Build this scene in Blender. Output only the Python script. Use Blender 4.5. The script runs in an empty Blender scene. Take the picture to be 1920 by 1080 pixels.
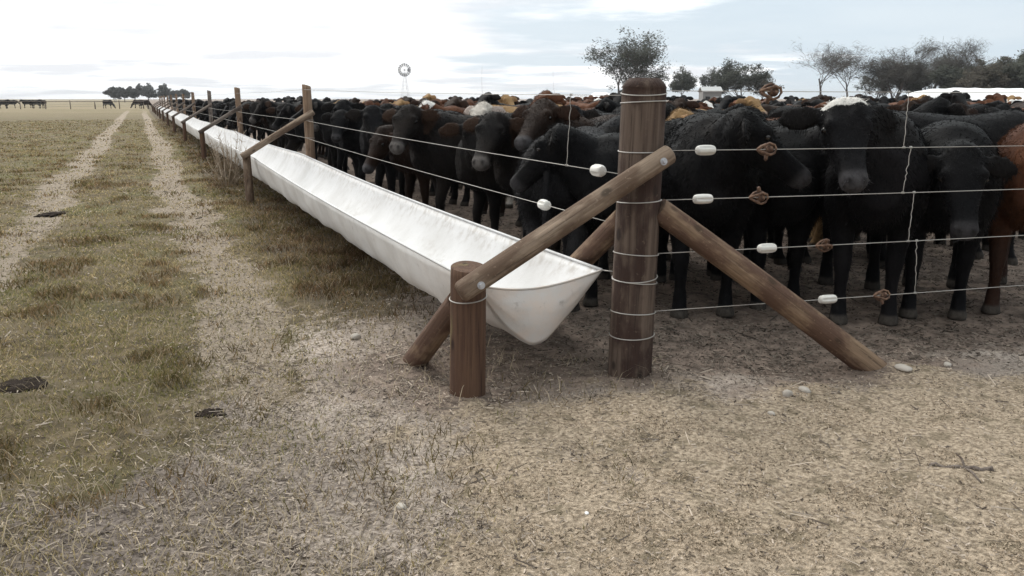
import bpy, bmesh, math, random
import numpy as np
from mathutils import Vector, Matrix

# ------------------------------------------------------------------ camera, sky, sun, exposure
SC = bpy.context.scene
COL = SC.collection
CAM_H, F_PX, HOR_Y, VP_X = 1.35, 1507.0, 185.0, 260.0
PHI = math.atan((540 - HOR_Y) / F_PX)
YAW = math.atan((960 - VP_X) / math.hypot(F_PX, 540 - HOR_Y))
cd = bpy.data.cameras.new('camera')
cam = bpy.data.objects.new('camera', cd); COL.objects.link(cam)
cd.sensor_width = 36.0; cd.lens = 36.0 * F_PX / 1920; cd.clip_start = 0.05; cd.clip_end = 9000
cam.location = (0, 0, CAM_H)
cam.rotation_euler = (math.pi / 2 - PHI, 0, -YAW)
SC.camera = cam
FW = Vector((math.sin(YAW) * math.cos(PHI), math.cos(YAW) * math.cos(PHI), -math.sin(PHI)))
RT = Vector((math.cos(YAW), -math.sin(YAW), 0)); UP = RT.cross(FW)
HF = Vector((math.sin(YAW), math.cos(YAW), 0))

def G(px, py, z=0.0):
    """ground point seen at a photograph pixel"""
    d = FW * F_PX + RT * (px - 960) - UP * (py - 540)
    return Vector((0, 0, CAM_H)) + d * ((z - CAM_H) / d.z)

def D(px, dist, z=0.0):
    """point at a given distance along the viewing heading, in the direction of a photograph column"""
    k = (px - 960) / math.hypot(F_PX, 540 - HOR_Y) * dist
    p = HF * dist + RT * k
    return Vector((p.x, p.y, z))

def PX(p):
    v = Vector(p) - Vector((0, 0, CAM_H)); z = v.dot(FW)
    return (960 + F_PX * v.dot(RT) / z, 540 - F_PX * v.dot(UP) / z, z)

def grey(v): return (v, v, v)
SUN_AZ, SUN_EL = math.radians(-6), math.radians(48)     # azimuth clockwise from +Y
w = bpy.data.worlds.new('World'); SC.world = w; w.use_nodes = True
nt = w.node_tree; nt.nodes.clear()
def N(t, kind, **kw):
    n = t.nodes.new(kind)
    for k, v in kw.items(): setattr(n, k, v)
    return n
out = N(nt, 'ShaderNodeOutputWorld'); bg = N(nt, 'ShaderNodeBackground'); bg.inputs[1].default_value = 0.1
sky = N(nt, 'ShaderNodeTexSky', sky_type='NISHITA', sun_disc=False, sun_elevation=SUN_EL, sun_rotation=SUN_AZ)
sky.air_density = 1.0; sky.dust_density = 4.0
tc = N(nt, 'ShaderNodeTexCoord'); sep = N(nt, 'ShaderNodeSeparateXYZ'); nt.links.new(tc.outputs['Generated'], sep.inputs[0])
def math_n(t, op, a, b=None, c=None, clamp=False):
    n = N(t, 'ShaderNodeMath', operation=op, use_clamp=clamp)
    for i, v in enumerate((a, b, c)):
        if v is None: continue
        if isinstance(v, (int, float)): n.inputs[i].default_value = v
        else: t.links.new(v, n.inputs[i])
    return n.outputs[0]
def ramp(t, fac, stops, interp='EASE'):
    n = N(t, 'ShaderNodeValToRGB'); n.color_ramp.interpolation = interp
    e = n.color_ramp.elements
    while len(e) < len(stops): e.new(0.5)
    for q, (p, c) in zip(e, stops):
        q.position = p; q.color = c if len(c) == 4 else (*c, 1)
    t.links.new(fac, n.inputs[0]); return n.outputs[0]
def mixc(t, fac, a, b, mode='MIX'):
    n = N(t, 'ShaderNodeMix', data_type='RGBA', blend_type=mode)
    n.clamp_factor = True
    for s, v in ((n.inputs[0], fac), (n.inputs[6], a), (n.inputs[7], b)):
        if isinstance(v, (int, float)): s.default_value = v
        elif isinstance(v, tuple): s.default_value = v if len(v) == 4 else (*v, 1)
        else: t.links.new(v, s)
    return n.outputs[2]
# cloud layer: direction projected on a plane overhead, so clouds flatten towards the horizon
zz = math_n(nt, 'ADD', math_n(nt, 'MAXIMUM', sep.outputs[2], 0.0), 0.06)
cx = math_n(nt, 'DIVIDE', sep.outputs[0], zz); cy = math_n(nt, 'DIVIDE', sep.outputs[1], zz)
cmb = N(nt, 'ShaderNodeCombineXYZ'); nt.links.new(cx, cmb.inputs[0]); nt.links.new(cy, cmb.inputs[1])
n1 = N(nt, 'ShaderNodeTexNoise'); n1.inputs['Scale'].default_value = 0.36; n1.inputs['Detail'].default_value = 7; n1.inputs['Roughness'].default_value = 0.55
nt.links.new(cmb.outputs[0], n1.inputs['Vector'])
n2 = N(nt, 'ShaderNodeTexNoise'); n2.inputs['Scale'].default_value = 0.62; n2.inputs['Detail'].default_value = 4
nt.links.new(cmb.outputs[0], n2.inputs['Vector'])
# side: 0 in the direction of the lane, 1 towards the right-hand side
side = math_n(nt, 'MULTIPLY_ADD', sep.outputs[0], 0.9, math_n(nt, 'MULTIPLY', sep.outputs[1], -0.28))
blue = math_n(nt, 'ADD', math_n(nt, 'MULTIPLY', side, 1.35), math_n(nt, 'MULTIPLY', sep.outputs[2], 2.3))
blue = math_n(nt, 'ADD', blue, math_n(nt, 'MULTIPLY', math_n(nt, 'SUBTRACT', n1.outputs[0], 0.5), 2.4))
bfac = ramp(nt, blue, [(0.22, (0, 0, 0)), (0.56, (1, 1, 1))])
bright = mixc(nt, ramp(nt, n2.outputs[0], [(0.43, (0, 0, 0)), (0.63, (1, 1, 1))]), (13.0, 13.1, 13.2), (8.7, 8.95, 9.4))
pale = mixc(nt, ramp(nt, n1.outputs[0], [(0.3, (0, 0, 0)), (0.7, (1, 1, 1))]), (6.3, 7.4, 8.3), (7.2, 8.1, 8.8))
cl = mixc(nt, bfac, bright, pale)
# behind and high overhead the cover is a duller grey
back = ramp(nt, math_n(nt, 'MULTIPLY_ADD', sep.outputs[1], 0.5, 0.5), [(0.25, (0.55, 0.56, 0.58)), (0.85, (1, 1, 1))])
cl = mixc(nt, 1.0, cl, back, 'MULTIPLY')
# an overcast sky is brightest high overhead
zen = ramp(nt, sep.outputs[2], [(0.13, grey(0.38)), (0.65, grey(1.0))])
cl = mixc(nt, 1.0, cl, zen, 'MULTIPLY'); cl = mixc(nt, 1.0, cl, mixc(nt, ramp(nt, sep.outputs[2], [(0.14, grey(0)), (0.5, grey(1))]), (2.63, 2.63, 2.63), (2.90, 2.64, 2.34)), 'MULTIPLY')
fin = mixc(nt, 0.94, sky.outputs[0], cl)
nt.links.new(fin, bg.inputs[0]); nt.links.new(bg.outputs[0], out.inputs[0])
sl = bpy.data.lights.new('sun', 'SUN'); sl.energy = 1.5; sl.angle = math.radians(24); sl.color = (1, 0.96, 0.9)
so = bpy.data.objects.new('sun', sl); COL.objects.link(so)
sd = Vector((math.sin(SUN_AZ) * math.cos(SUN_EL), math.cos(SUN_AZ) * math.cos(SUN_EL), math.sin(SUN_EL)))
so.rotation_euler = (-sd).to_track_quat('-Z', 'Y').to_euler(); so.location = (0, 20, 30)
SC.view_settings.view_transform = 'Standard'; SC.view_settings.look = 'None'
SC.view_settings.exposure = 0.16; SC.view_settings.gamma = 1.0; SC.view_settings.use_curve_mapping = False
SC.render.engine = 'CYCLES'
SC.cycles.use_denoising = True
SC.cycles.max_bounces = 6; SC.cycles.volume_bounces = 0; SC.cycles.transparent_max_bounces = 8

random.seed(7); RNG = np.random.default_rng(7)

# ------------------------------------------------------------------ helpers
def tag(o, label=None, cat=None, group=None, kind=None):
    if label: o['label'] = label
    if cat: o['category'] = cat
    if group: o['group'] = group
    if kind: o['kind'] = kind
    return o
def link(name, me, mat=None, parent=None, smooth=False):
    o = bpy.data.objects.new(name, me); COL.objects.link(o)
    if mat is not None and not me.materials: me.materials.append(mat)
    if smooth: me.polygons.foreach_set('use_smooth', [True] * len(me.polygons))
    if parent is not None: o.parent = parent
    return o
def empty(name, loc=(0, 0, 0), rz=0.0):
    o = bpy.data.objects.new(name, None); COL.objects.link(o); o.location = loc; o.rotation_euler = (0, 0, rz)
    o.empty_display_size = 0.2; return o
def np_mesh(name, verts, faces):
    """verts (n,3), faces (m,k) with one k"""
    me = bpy.data.meshes.new(name); verts = np.asarray(verts, np.float32); faces = np.asarray(faces, np.int32)
    me.vertices.add(len(verts)); me.vertices.foreach_set('co', verts.ravel())
    k = faces.shape[1]; me.loops.add(faces.size); me.loops.foreach_set('vertex_index', faces.ravel())
    me.polygons.add(len(faces)); me.polygons.foreach_set('loop_start', np.arange(0, faces.size, k, dtype=np.int32))
    me.update(calc_edges=True); me.validate(); return me
def fattr(me, name, vals):
    a = me.attributes.new(name, 'FLOAT', 'POINT'); a.data.foreach_set('value', np.asarray(vals, np.float32))
def _h(ix, iy, s):
    v = np.sin(ix * 127.1 + iy * 311.7 + s * 74.7) * 43758.5453
    return v - np.floor(v)
def vnoise(x, y, s=0):
    ix, iy = np.floor(x), np.floor(y); fx, fy = x - ix, y - iy
    fx = fx * fx * (3 - 2 * fx); fy = fy * fy * (3 - 2 * fy)
    a = _h(ix, iy, s); b = _h(ix + 1, iy, s); c = _h(ix, iy + 1, s); d = _h(ix + 1, iy + 1, s)
    return (a + (b - a) * fx) * (1 - fy) + (c + (d - c) * fx) * fy
def fbm(x, y, s=0, o=4):
    t, a, n = 0, 0.5, 0
    for i in range(o):
        t = t + a * vnoise(x * 2 ** i, y * 2 ** i, s + i); n += a; a *= 0.5
    return t / n
def sstep(a, b, x):
    t = np.clip((x - a) / (b - a), 0, 1); return t * t * (3 - 2 * t)

def new_mat(name):
    m = bpy.data.materials.new(name); m.use_nodes = True
    t = m.node_tree; b = t.nodes['Principled BSDF']; return m, t, b
def attr(t, name):
    n = N(t, 'ShaderNodeAttribute', attribute_name=name); return n.outputs['Fac']
def noise(t, scale, detail=4, rough=0.5, vec=None, coord='Object', stretch=None, out='Fac'):
    if vec is None:
        c = N(t, 'ShaderNodeTexCoord'); vec = c.outputs[coord]
    if stretch:
        mp = N(t, 'ShaderNodeMapping'); mp.inputs['Scale'].default_value = stretch; t.links.new(vec, mp.inputs[0]); vec = mp.outputs[0]
    n = N(t, 'ShaderNodeTexNoise'); n.inputs['Scale'].default_value = scale; n.inputs['Detail'].default_value = detail; n.inputs['Roughness'].default_value = rough
    t.links.new(vec, n.inputs['Vector']); return n.outputs[0] if out == 'Fac' else n.outputs[1]
def bump(t, b, h, strength=0.5, dist=0.01):
    n = N(t, 'ShaderNodeBump'); n.inputs['Strength'].default_value = strength; n.inputs['Distance'].default_value = dist
    t.links.new(h, n.inputs['Height']); t.links.new(n.outputs[0], b.inputs['Normal'])
def grey(v): return (v, v, v)

# ------------------------------------------------------------------ zones of the ground (world metres)
FDX, FDY = 0.984, -0.177                     # direction of the fence that runs off to the right from the corner post
CORNER = Vector((2.08, 3.19, 0)); SUPX = 1.25; SPAN = 8.25
def lot_side(x, y):                          # >0 inside the cattle pen
    d1 = x - 2.05
    d2 = (x - 2.08) * 0.177 + (y - 3.19) * 0.984
    return np.minimum(d1, d2)
def zones(x, y):
    n = fbm(x * 1.3, y * 1.3, 3) - 0.5; n2 = fbm(x * 4, y * 4, 9) - 0.5; n3 = fbm(x * 0.35, y * 0.35, 21) - 0.5
    lot = sstep(-0.45, 0.25, lot_side(x, y) + n * 0.5)
    tr_r = 1 - sstep(0.14, 0.44, np.abs(x - 0.42 + n * 0.42 + n2 * 0.22 + n3 * 0.3))
    tr_l = 1 - sstep(0.12, 0.42, np.abs(x + 1.22 + n * 0.42 + n2 * 0.22 + n3 * 0.3))
    track = np.maximum(tr_r, tr_l) * (1 - sstep(60, 140, y) * 0.7) * (0.75 + 0.6 * n2) * sstep(2.6, 4.4, y)
    # bare grey dirt in front; edge runs from the trough strip down to the left corner of the view
    e = y - (3.45 + 1.35 * x) + n * 1.9 + n2 * 0.8
    dirt = 1 - sstep(-0.9, 0.9, e)
    dirt = np.maximum(dirt, sstep(0.35, 0.9, x) * (1 - sstep(4.2, 5.6, y + n * 1.2)))
    strip = sstep(0.75, 1.15, x + n * 0.5) * (1 - sstep(2.2, 2.5, x)) * sstep(4.0, 5.6, y + n)
    hx = x - (0.90 + 0.10 * np.sin(y * 3)) + n * 0.55 + n2 * 0.25
    top = 3.08 - 0.33 * np.maximum(x - 2.0, 0) - 0.05 * (x < 1.4)
    hus = sstep(-0.50, 0.46, hx + n2 * 0.7 + n * 0.4) * sstep(-0.26, 0.40, top - y + n * 0.45 + n2 * 0.6)
    trod_shade = np.exp(-(((x - 1.55) / 0.95) ** 2 + ((y - 3.75) / 0.7) ** 2)) + np.exp(-(((x - 3.2) / 1.1) ** 2 + ((y - 2.75) / 0.28) ** 2)) * 0.8
    for ax_, ay_, ww_ in ((1.245, 3.25, 0.035), (2.09, 3.17, 0.05), (3.40, 2.78, 0.03)): trod_shade = trod_shade + 0.9 * np.exp(-((x - ax_) ** 2 + (y - ay_) ** 2) / ww_)  # dark spots at post feet: contact shade painted in along with dirt buildup
    trod_shade = np.clip(trod_shade * (1 + n), 0, 1)
    return lot, np.clip(track, 0, 1), dirt, strip, hus, trod_shade, n, n2

def axis(lo, hi, step, far):
    a = np.arange(lo, hi + step, step); s, v, L, R = step, a[0], [], []
    v = a[0]
    while v > -far: s *= 1.22; v -= s; L.append(v)
    s, v = step, a[-1]
    while v < far: s *= 1.22; v += s; R.append(v)
    return np.array(L[::-1] + list(a) + R)
def ground_z(x, y):
    near = 1 / (1 + ((x * x + y * y) / 900.0) ** 2)
    lot, track, dirt, strip, hus, trod_shade, n, n2 = zones(x, y)
    z = (fbm(x * 0.7, y * 0.7, 31) - 0.5) * 0.06 + (fbm(x * 5, y * 5, 37, 3) - 0.5) * 0.022 * (1 - track * 0.6) + (fbm(x * 14, y * 14, 41, 2) - 0.5) * 0.013
    z = z - track * 0.03 + hus * 0.018 + lot * (fbm(x * 3, y * 3, 51, 3) - 0.5) * 0.05
    z = z + 0.035 * np.exp(-((x - 2.1) ** 2 + (y - 3.1) ** 2) / 0.09)
    for ax_, ay_, hh_, ww_ in ((1.245, 3.265, 0.03, 0.05), (3.40, 2.78, 0.035, 0.03), (1.18, 3.98, 0.03, 0.03)): z = z + hh_ * np.exp(-((x - ax_) ** 2 + (y - ay_) ** 2) / ww_)
    return z * near
gx = axis(-6, 9, 0.045, 2000); gy = axis(0.6, 15, 0.045, 2400)
X, Y = np.meshgrid(gx, gy); xs, ys = X.ravel(), Y.ravel()
zs = ground_z(xs, ys)
nx_, ny_ = len(gx), len(gy)
ii = (np.arange(ny_ - 1)[:, None] * nx_ + np.arange(nx_ - 1)[None, :]).ravel()
gm = np_mesh('ground', np.stack([xs, ys, zs], 1), np.stack([ii, ii + 1, ii + 1 + nx_, ii + nx_], 1))
lot, track, dirt, strip, hus, trod_shade, n_, n2_ = zones(xs, ys)
pale = sstep(-0.1, 0.75, xs + (fbm(xs * 1.5, ys * 1.5, 141) - 0.5) * 1.1)
for k, v in dict(pale=pale, lot=lot, track=track, dirt=dirt, strip=strip, husk=hus, trod_shade=trod_shade).items(): fattr(gm, k, v)
m_ground, t, b = new_mat('ground')
fine = noise(t, 55, 6, 0.65); mid = noise(t, 9, 6, 0.6); big = noise(t, 0.9, 5, 0.55); vbig = noise(t, 0.05, 4, 0.5); grit = noise(t, 190, 3, 0.6)
field = mixc(t, ramp(t, vbig, [(0.35, grey(0)), (0.65, grey(1))]), (0.20, 0.165, 0.095), (0.25, 0.20, 0.13))
grass = mixc(t, ramp(t, mid, [(0.3, grey(0)), (0.7, grey(1))]), (0.075, 0.058, 0.036), (0.20, 0.155, 0.092))
grass = mixc(t, ramp(t, big, [(0.4, grey(0)), (0.7, grey(1))]), grass, (0.19, 0.152, 0.098))
geo = N(t, 'ShaderNodeNewGeometry'); sp = N(t, 'ShaderNodeSeparateXYZ'); t.links.new(geo.outputs['Position'], sp.inputs[0])
farf = ramp(t, math_n(t, 'DIVIDE', sp.outputs[1], 120.0), [(0.35, grey(0)), (1.0, grey(1))])
patch = noise(t, 2.3, 5, 0.6)
grass = mixc(t, ramp(t, patch, [(0.50, grey(0)), (0.70, grey(0.8))]), grass, (0.095, 0.078, 0.048))
grass = mixc(t, ramp(t, noise(t, 0.6, 4, 0.6), [(0.48, grey(0)), (0.66, grey(0.7))]), grass, (0.135, 0.128, 0.060))
c = mixc(t, farf, grass, field)
dirtc = mixc(t, ramp(t, fine, [(0.3, grey(0)), (0.7, grey(1))]), (0.22, 0.18, 0.155), (0.66, 0.565, 0.485))
dirtc = mixc(t, ramp(t, big, [(0.35, grey(0)), (0.7, grey(1))]), dirtc, mixc(t, fine, (0.15, 0.122, 0.103), (0.38, 0.32, 0.27)))
dirtc = mixc(t, attr(t, 'pale'), mixc(t, ramp(t, fine, [(0.3, grey(0)), (0.7, grey(1))]), (0.075, 0.060, 0.052), (0.27, 0.225, 0.195)), dirtc)
trk = mixc(t, ramp(t, fine, [(0.3, grey(0)), (0.7, grey(1))]), (0.21, 0.17, 0.13), (0.37, 0.305, 0.24))
huskc = mixc(t, ramp(t, fine, [(0.3, grey(0)), (0.72, grey(1))]), (0.19, 0.147, 0.105), (0.60, 0.485, 0.365))
mud = mixc(t, ramp(t, mid, [(0.3, grey(0)), (0.7, grey(1))]), (0.13, 0.10, 0.083), (0.32, 0.25, 0.205))
mud = mixc(t, ramp(t, grit, [(0.55, grey(0)), (0.75, grey(1))]), mud, (0.26, 0.21, 0.17))
def soft(name, lo=0.35, hi=0.65):           # break a zone's edge up with the noise
    a = math_n(t, 'ADD', attr(t, name), math_n(t, 'MULTIPLY', math_n(t, 'SUBTRACT', mid, 0.5), 0.9))
    a = math_n(t, 'ADD', a, math_n(t, 'MULTIPLY', math_n(t, 'SUBTRACT', fine, 0.5), 0.7))
    return ramp(t, a, [(lo, grey(0)), (hi, grey(1))])
c = mixc(t, soft('strip'), c, mixc(t, mid, (0.06, 0.048, 0.034), (0.17, 0.135, 0.09)))
c = mixc(t, soft('track'), c, trk)
c = mixc(t, soft('dirt'), c, dirtc)
c = mixc(t, soft('trod_shade', 0.3, 0.8), c, mud)
c = mixc(t, soft('lot'), c, mud)
huskc = mixc(t, ramp(t, mid, [(0.50, grey(0)), (0.66, grey(0.85))]), huskc, mixc(t, fine, (0.09, 0.072, 0.048), (0.32, 0.26, 0.18)))
c = mixc(t, soft('husk', 0.30, 0.78), c, huskc)
t.links.new(c, b.inputs['Base Color']); b.inputs['Roughness'].default_value = 0.95; b.inputs['Specular IOR Level'].default_value = 0.15
hh = math_n(t, 'ADD', math_n(t, 'MULTIPLY', fine, 0.7), math_n(t, 'MULTIPLY', grit, 0.4))
bump(t, b, hh, 0.9, 0.03)
ground = tag(link('ground', gm, m_ground, smooth=True), 'trampled pasture lane with bare dirt, spilled feed and a muddy pen', kind='structure')

# ------------------------------------------------------------------ ground cover (stuff): grass, straw, husks
def gsample(n, rmin, rmax, amin, amax):
    r = np.exp(RNG.uniform(math.log(rmin), math.log(rmax), n)); a = np.radians(RNG.uniform(amin, amax, n))
    return np.sin(a) * r, np.cos(a) * r, r
def col_mat(name, rough=0.9, trans=0.0):
    m, t, b = new_mat(name)
    n = N(t, 'ShaderNodeAttribute', attribute_name='tint'); t.links.new(n.outputs['Color'], b.inputs['Base Color'])
    b.inputs['Roughness'].default_value = rough; b.inputs['Specular IOR Level'].default_value = 0.2
    return m
def leafy(m, f_):
    t = m.node_tree; b = t.nodes['Principled BSDF']; tr = N(t, 'ShaderNodeBsdfTranslucent'); a_ = N(t, 'ShaderNodeAttribute', attribute_name='tint'); t.links.new(a_.outputs['Color'], tr.inputs['Color'])
    mx = N(t, 'ShaderNodeMixShader'); mx.inputs[0].default_value = f_; t.links.new(b.outputs[0], mx.inputs[1]); t.links.new(tr.outputs[0], mx.inputs[2]); t.links.new(mx.outputs[0], t.nodes['Material Output'].inputs['Surface'])
def cattr(me, cols, per):
    a = me.attributes.new('tint', 'FLOAT_COLOR', 'POINT')
    c = np.ones((len(cols), 4), np.float32); c[:, :3] = cols
    a.data.foreach_set('color', np.repeat(c, per, 0).ravel())
m_blade = col_mat('grass_blades'); m_straw = col_mat('straw_bits'); leafy(m_blade, 0.5); leafy(m_straw, 0.25)
def blades(name, x, y, hgt, wid, lean, cols, mat, label):
    n = len(x); a = RNG.uniform(0, 2 * math.pi, n); z = ground_z(x, y) - 0.004
    dx, dy = np.cos(a), np.sin(a); px, py = -dy, dx
    la = RNG.uniform(0, 2 * math.pi, n); lx, ly = np.cos(la) * lean * hgt, np.sin(la) * lean * hgt
    V = np.zeros((n, 5, 3), np.float32)
    for k, (f, ww) in enumerate(((0, 1), (0, -1), (0.55, -0.75), (0.55, 0.75), (1, 0))):
        V[:, k, 0] = x + lx * f ** 1.8 + px * wid * ww * 0.5; V[:, k, 1] = y + ly * f ** 1.8 + py * wid * ww * 0.5
        V[:, k, 2] = z + hgt * f * np.sqrt(np.maximum(1 - (lean * f) ** 2 * 0.5, 0.1))
    base = np.arange(n)[:, None] * 5
    F = np.concatenate([base + np.array([[0, 1, 2]]), base + np.array([[0, 2, 3]]), base + np.array([[3, 2, 4]])])
    me = np_mesh(name, V.reshape(-1, 3), F); cattr(me, cols, 5)
    return tag(link(name, me, mat), label, kind='stuff')
# pasture grass
x, y, r = gsample(760000, 1.9, 60, -30, 36)
lot, track, dirt, strip, hus, trod_shade, n_, n2_ = zones(x, y)
clump = fbm(x * 2.2, y * 2.2, 61)
p = (1 - lot) * (1 - track * 0.80) * (1 - dirt * 0.86) * (1 - hus) * (1 - trod_shade) * np.clip(0.25 + 1.6 * (clump - 0.25), 0.08, 1)
keep = RNG.random(len(x)) < p; x, y, r, clump, strip = x[keep], y[keep], r[keep], clump[keep], strip[keep]
tuft = sstep(0.58, 0.70, fbm(x * 3.1, y * 3.1, 71, 2)); n = len(x)
hgt = (0.010 + 0.026 * RNG.random(n)) * (0.75 + 0.5 * clump) * (1 + 1.1 * tuft + 0.7 * strip); wid = np.maximum(0.0034, 0.0010 * r) * RNG.uniform(0.7, 1.4, n)
q = RNG.random((n, 1)); g = RNG.random((n, 1))
cols = np.array([[0.25, 0.205, 0.090]]) * (1 - q) + np.array([[0.46, 0.365, 0.215]]) * q
gp_ = fbm(x * 0.9, y * 0.9, 91)[:, None]; cols = np.where(g < 0.10 + 1.6 * np.clip(gp_ - 0.42, 0, 0.5), np.array([[0.19, 0.18, 0.068]]), cols)
cols = cols * (1 - strip[:, None] * np.array([[0.42, 0.48, 0.46]])) * (1 - tuft[:, None] * np.array([[0.42, 0.50, 0.50]])) * (0.45 + 0.95 * RNG.random((n, 1)))
blades('pasture_grass', x, y, hgt, wid, RNG.uniform(0.45, 1.15, n), cols, m_blade, 'short dry yellow green pasture grass on the lane')
# lying straw, husks and crumbs
def bits(name, x, y, ln, wd, cols, label, tilt=0.35, lift=0.004):
    n = len(x); a = RNG.uniform(0, 2 * math.pi, n); z = ground_z(x, y) + lift * RNG.random(n) + 0.001
    dx, dy = np.cos(a) * ln / 2, np.sin(a) * ln / 2; px, py = -np.sin(a) * wd / 2, np.cos(a) * wd / 2
    tz = RNG.uniform(-tilt, tilt, n) * ln / 2; sz = RNG.uniform(-0.5, 0.5, n) * wd
    V = np.zeros((n, 4, 3), np.float32)
    for k, (s, u) in enumerate(((-1, -1), (1, -1), (1, 1), (-1, 1))):
        V[:, k, 0] = x + s * dx + u * px; V[:, k, 1] = y + s * dy + u * py; V[:, k, 2] = z + s * tz + u * sz + np.abs(tz) * 0.8
    me = np_mesh(name, V.reshape(-1, 3), np.arange(n * 4).reshape(-1, 4)); cattr(me, cols, 4)
    return tag(link(name, me, m_straw), label, kind='stuff')
x, y, r = gsample(330000, 1.25, 8, -5, 66)
lot, track, dirt, strip, hus, trod_shade, n_, n2_ = zones(x, y)
pt = fbm(x * 6, y * 6, 81, 3)
keep = RNG.random(len(x)) < hus * (0.10 + 2.4 * np.clip(pt - 0.40, 0, 1)); x, y, r = x[keep], y[keep], r[keep]; n = len(x)
q = RNG.random((n, 1)); cols = np.array([[0.26, 0.20, 0.14]]) * (1 - q) + np.array([[0.55, 0.445, 0.335]]) * q
cols = np.where(RNG.random((n, 1)) < 0.22, np.array([[0.085, 0.066, 0.042]]), cols)
bits('spilled_feed', x, y, RNG.uniform(0.003, 0.008, n), RNG.uniform(0.0015, 0.0030, n) * (1 + r * 0.1), cols, 'spilled tan feed husks covering the dirt before the posts', 0.7, 0.006)
x, y, r = gsample(380000, 1.4, 16, -30, 60)
lot, track, dirt, strip, hus, trod_shade, n_, n2_ = zones(x, y)
keep = RNG.random(len(x)) < np.clip(dirt * 0.55 + track * 0.5 + lot * 0.25 + 0.15 + trod_shade * 0.2, 0, 1) * (1 - hus * 0.8) * (0.3 + 1.2 * np.clip(fbm(x * 4, y * 4, 83, 3) - 0.3, 0, 1)); x, y, r, lot = x[keep], y[keep], r[keep], lot[keep]; n = len(x)
q = RNG.random((n, 1)) ** 1.4; cols = np.array([[0.07, 0.055, 0.045]]) * (1 - q) + np.array([[0.58, 0.49, 0.405]]) * q
cols = cols * (1 - 0.5 * lot[:, None])
long_ = RNG.random(n) < 0.06
bits('straw_litter', x, y, np.where(long_, RNG.uniform(0.03, 0.09, n), RNG.uniform(0.007, 0.024, n)), np.maximum(0.003, 0.0009 * r) * RNG.uniform(0.7, 1.6, n), cols, 'loose straw and dry litter on the bare dirt', 0.3)
# longer bleached straws over the grass
x, y, r = gsample(9000, 1.8, 16, -28, 36)
lot, track, dirt, strip, hus, trod_shade, n_, n2_ = zones(x, y); keep = (RNG.random(len(x)) < (1 - hus) * (1 - lot)); x, y = x[keep], y[keep]; n = len(x)
cols = np.array([[0.46, 0.38, 0.27]]) * RNG.uniform(0.5, 1.1, (n, 1))
blades('dry_stalks', x, y, RNG.uniform(0.05, 0.14, n), np.full(n, 0.0035), RNG.uniform(0.75, 1.3, n), cols, m_straw, 'bleached dry grass stalks bent over the lane')

# ------------------------------------------------------------------ timber
def wood_mat(name, light, dark, bark, bark_amt, streak=1.0):
    m, t, b = new_mat(name)
    oi = N(t, 'ShaderNodeObjectInfo'); tcn = N(t, 'ShaderNodeTexCoord'); ad = N(t, 'ShaderNodeVectorMath', operation='ADD')
    rv = N(t, 'ShaderNodeVectorMath', operation='SCALE'); rv.inputs[0].default_value = (13, 7, 29); t.links.new(oi.outputs['Random'], rv.inputs['Scale'])
    t.links.new(tcn.outputs['Object'], ad.inputs[0]); t.links.new(rv.outputs[0], ad.inputs[1]); v = ad.outputs[0]
    s1 = noise(t, 1, 6, 0.6, vec=v, stretch=(38, 38, 1.6)); s2 = noise(t, 1, 5, 0.6, vec=v, stretch=(110, 110, 3)); pt = noise(t, 1, 5, 0.55, vec=v, stretch=(6, 6, 2.4)); sp_ = noise(t, 60, 3, 0.5, vec=v)
    c = mixc(t, ramp(t, s1, [(0.3, grey(0)), (0.7, grey(1))]), dark, light)
    c = mixc(t, ramp(t, pt, [(bark_amt, grey(1)), (bark_amt + 0.12, grey(0))]), c, bark)
    c = mixc(t, ramp(t, s2, [(0.34, grey(0.55)), (0.44, grey(0))]), c, tuple(k * 0.3 for k in dark))
    kn = N(t, 'ShaderNodeTexVoronoi'); kn.inputs['Scale'].default_value = 1.0; mpk = N(t, 'ShaderNodeMapping'); mpk.inputs['Scale'].default_value = (9, 9, 5); t.links.new(v, mpk.inputs[0]); t.links.new(mpk.outputs[0], kn.inputs['Vector'])
    c = mixc(t, ramp(t, kn.outputs['Distance'], [(0.10, grey(0.85)), (0.20, grey(0))]), c, tuple(k * 0.35 for k in dark))
    c = mixc(t, ramp(t, sp_, [(0.62, grey(0)), (0.72, grey(0.45))]), c, light)
    t.links.new(c, b.inputs['Base Color']); b.inputs['Roughness'].default_value = 0.85; b.inputs['Specular IOR Level'].default_value = 0.25
    bump(t, b, math_n(t, 'ADD', s2, math_n(t, 'MULTIPLY', s1, 0.8)), 0.7, 0.008); return m
W_CORNER = wood_mat('treated_post_wood', (0.135, 0.100, 0.078), (0.062, 0.042, 0.034), (0.044, 0.026, 0.021), 0.46)
W_SUPPORT = wood_mat('reddish_post_wood', (0.125, 0.072, 0.046), (0.070, 0.038, 0.026), (0.16, 0.125, 0.06), 0.30)
W_RAIL = wood_mat('weathered_rail_wood', (0.31, 0.235, 0.175), (0.17, 0.125, 0.092), (0.12, 0.08, 0.056), 0.44)
W_STRUT = wood_mat('peeled_strut_wood', (0.28, 0.195, 0.13), (0.16, 0.105, 0.068), (0.105, 0.062, 0.044), 0.46)
W_POST = wood_mat('pale_post_wood', (0.30, 0.21, 0.145), (0.17, 0.11, 0.075), (0.12, 0.075, 0.05), 0.36)
W_GREY = wood_mat('greyed_rail_wood', (0.20, 0.165, 0.14), (0.105, 0.085, 0.075), (0.075, 0.055, 0.045), 0.4)
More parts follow.
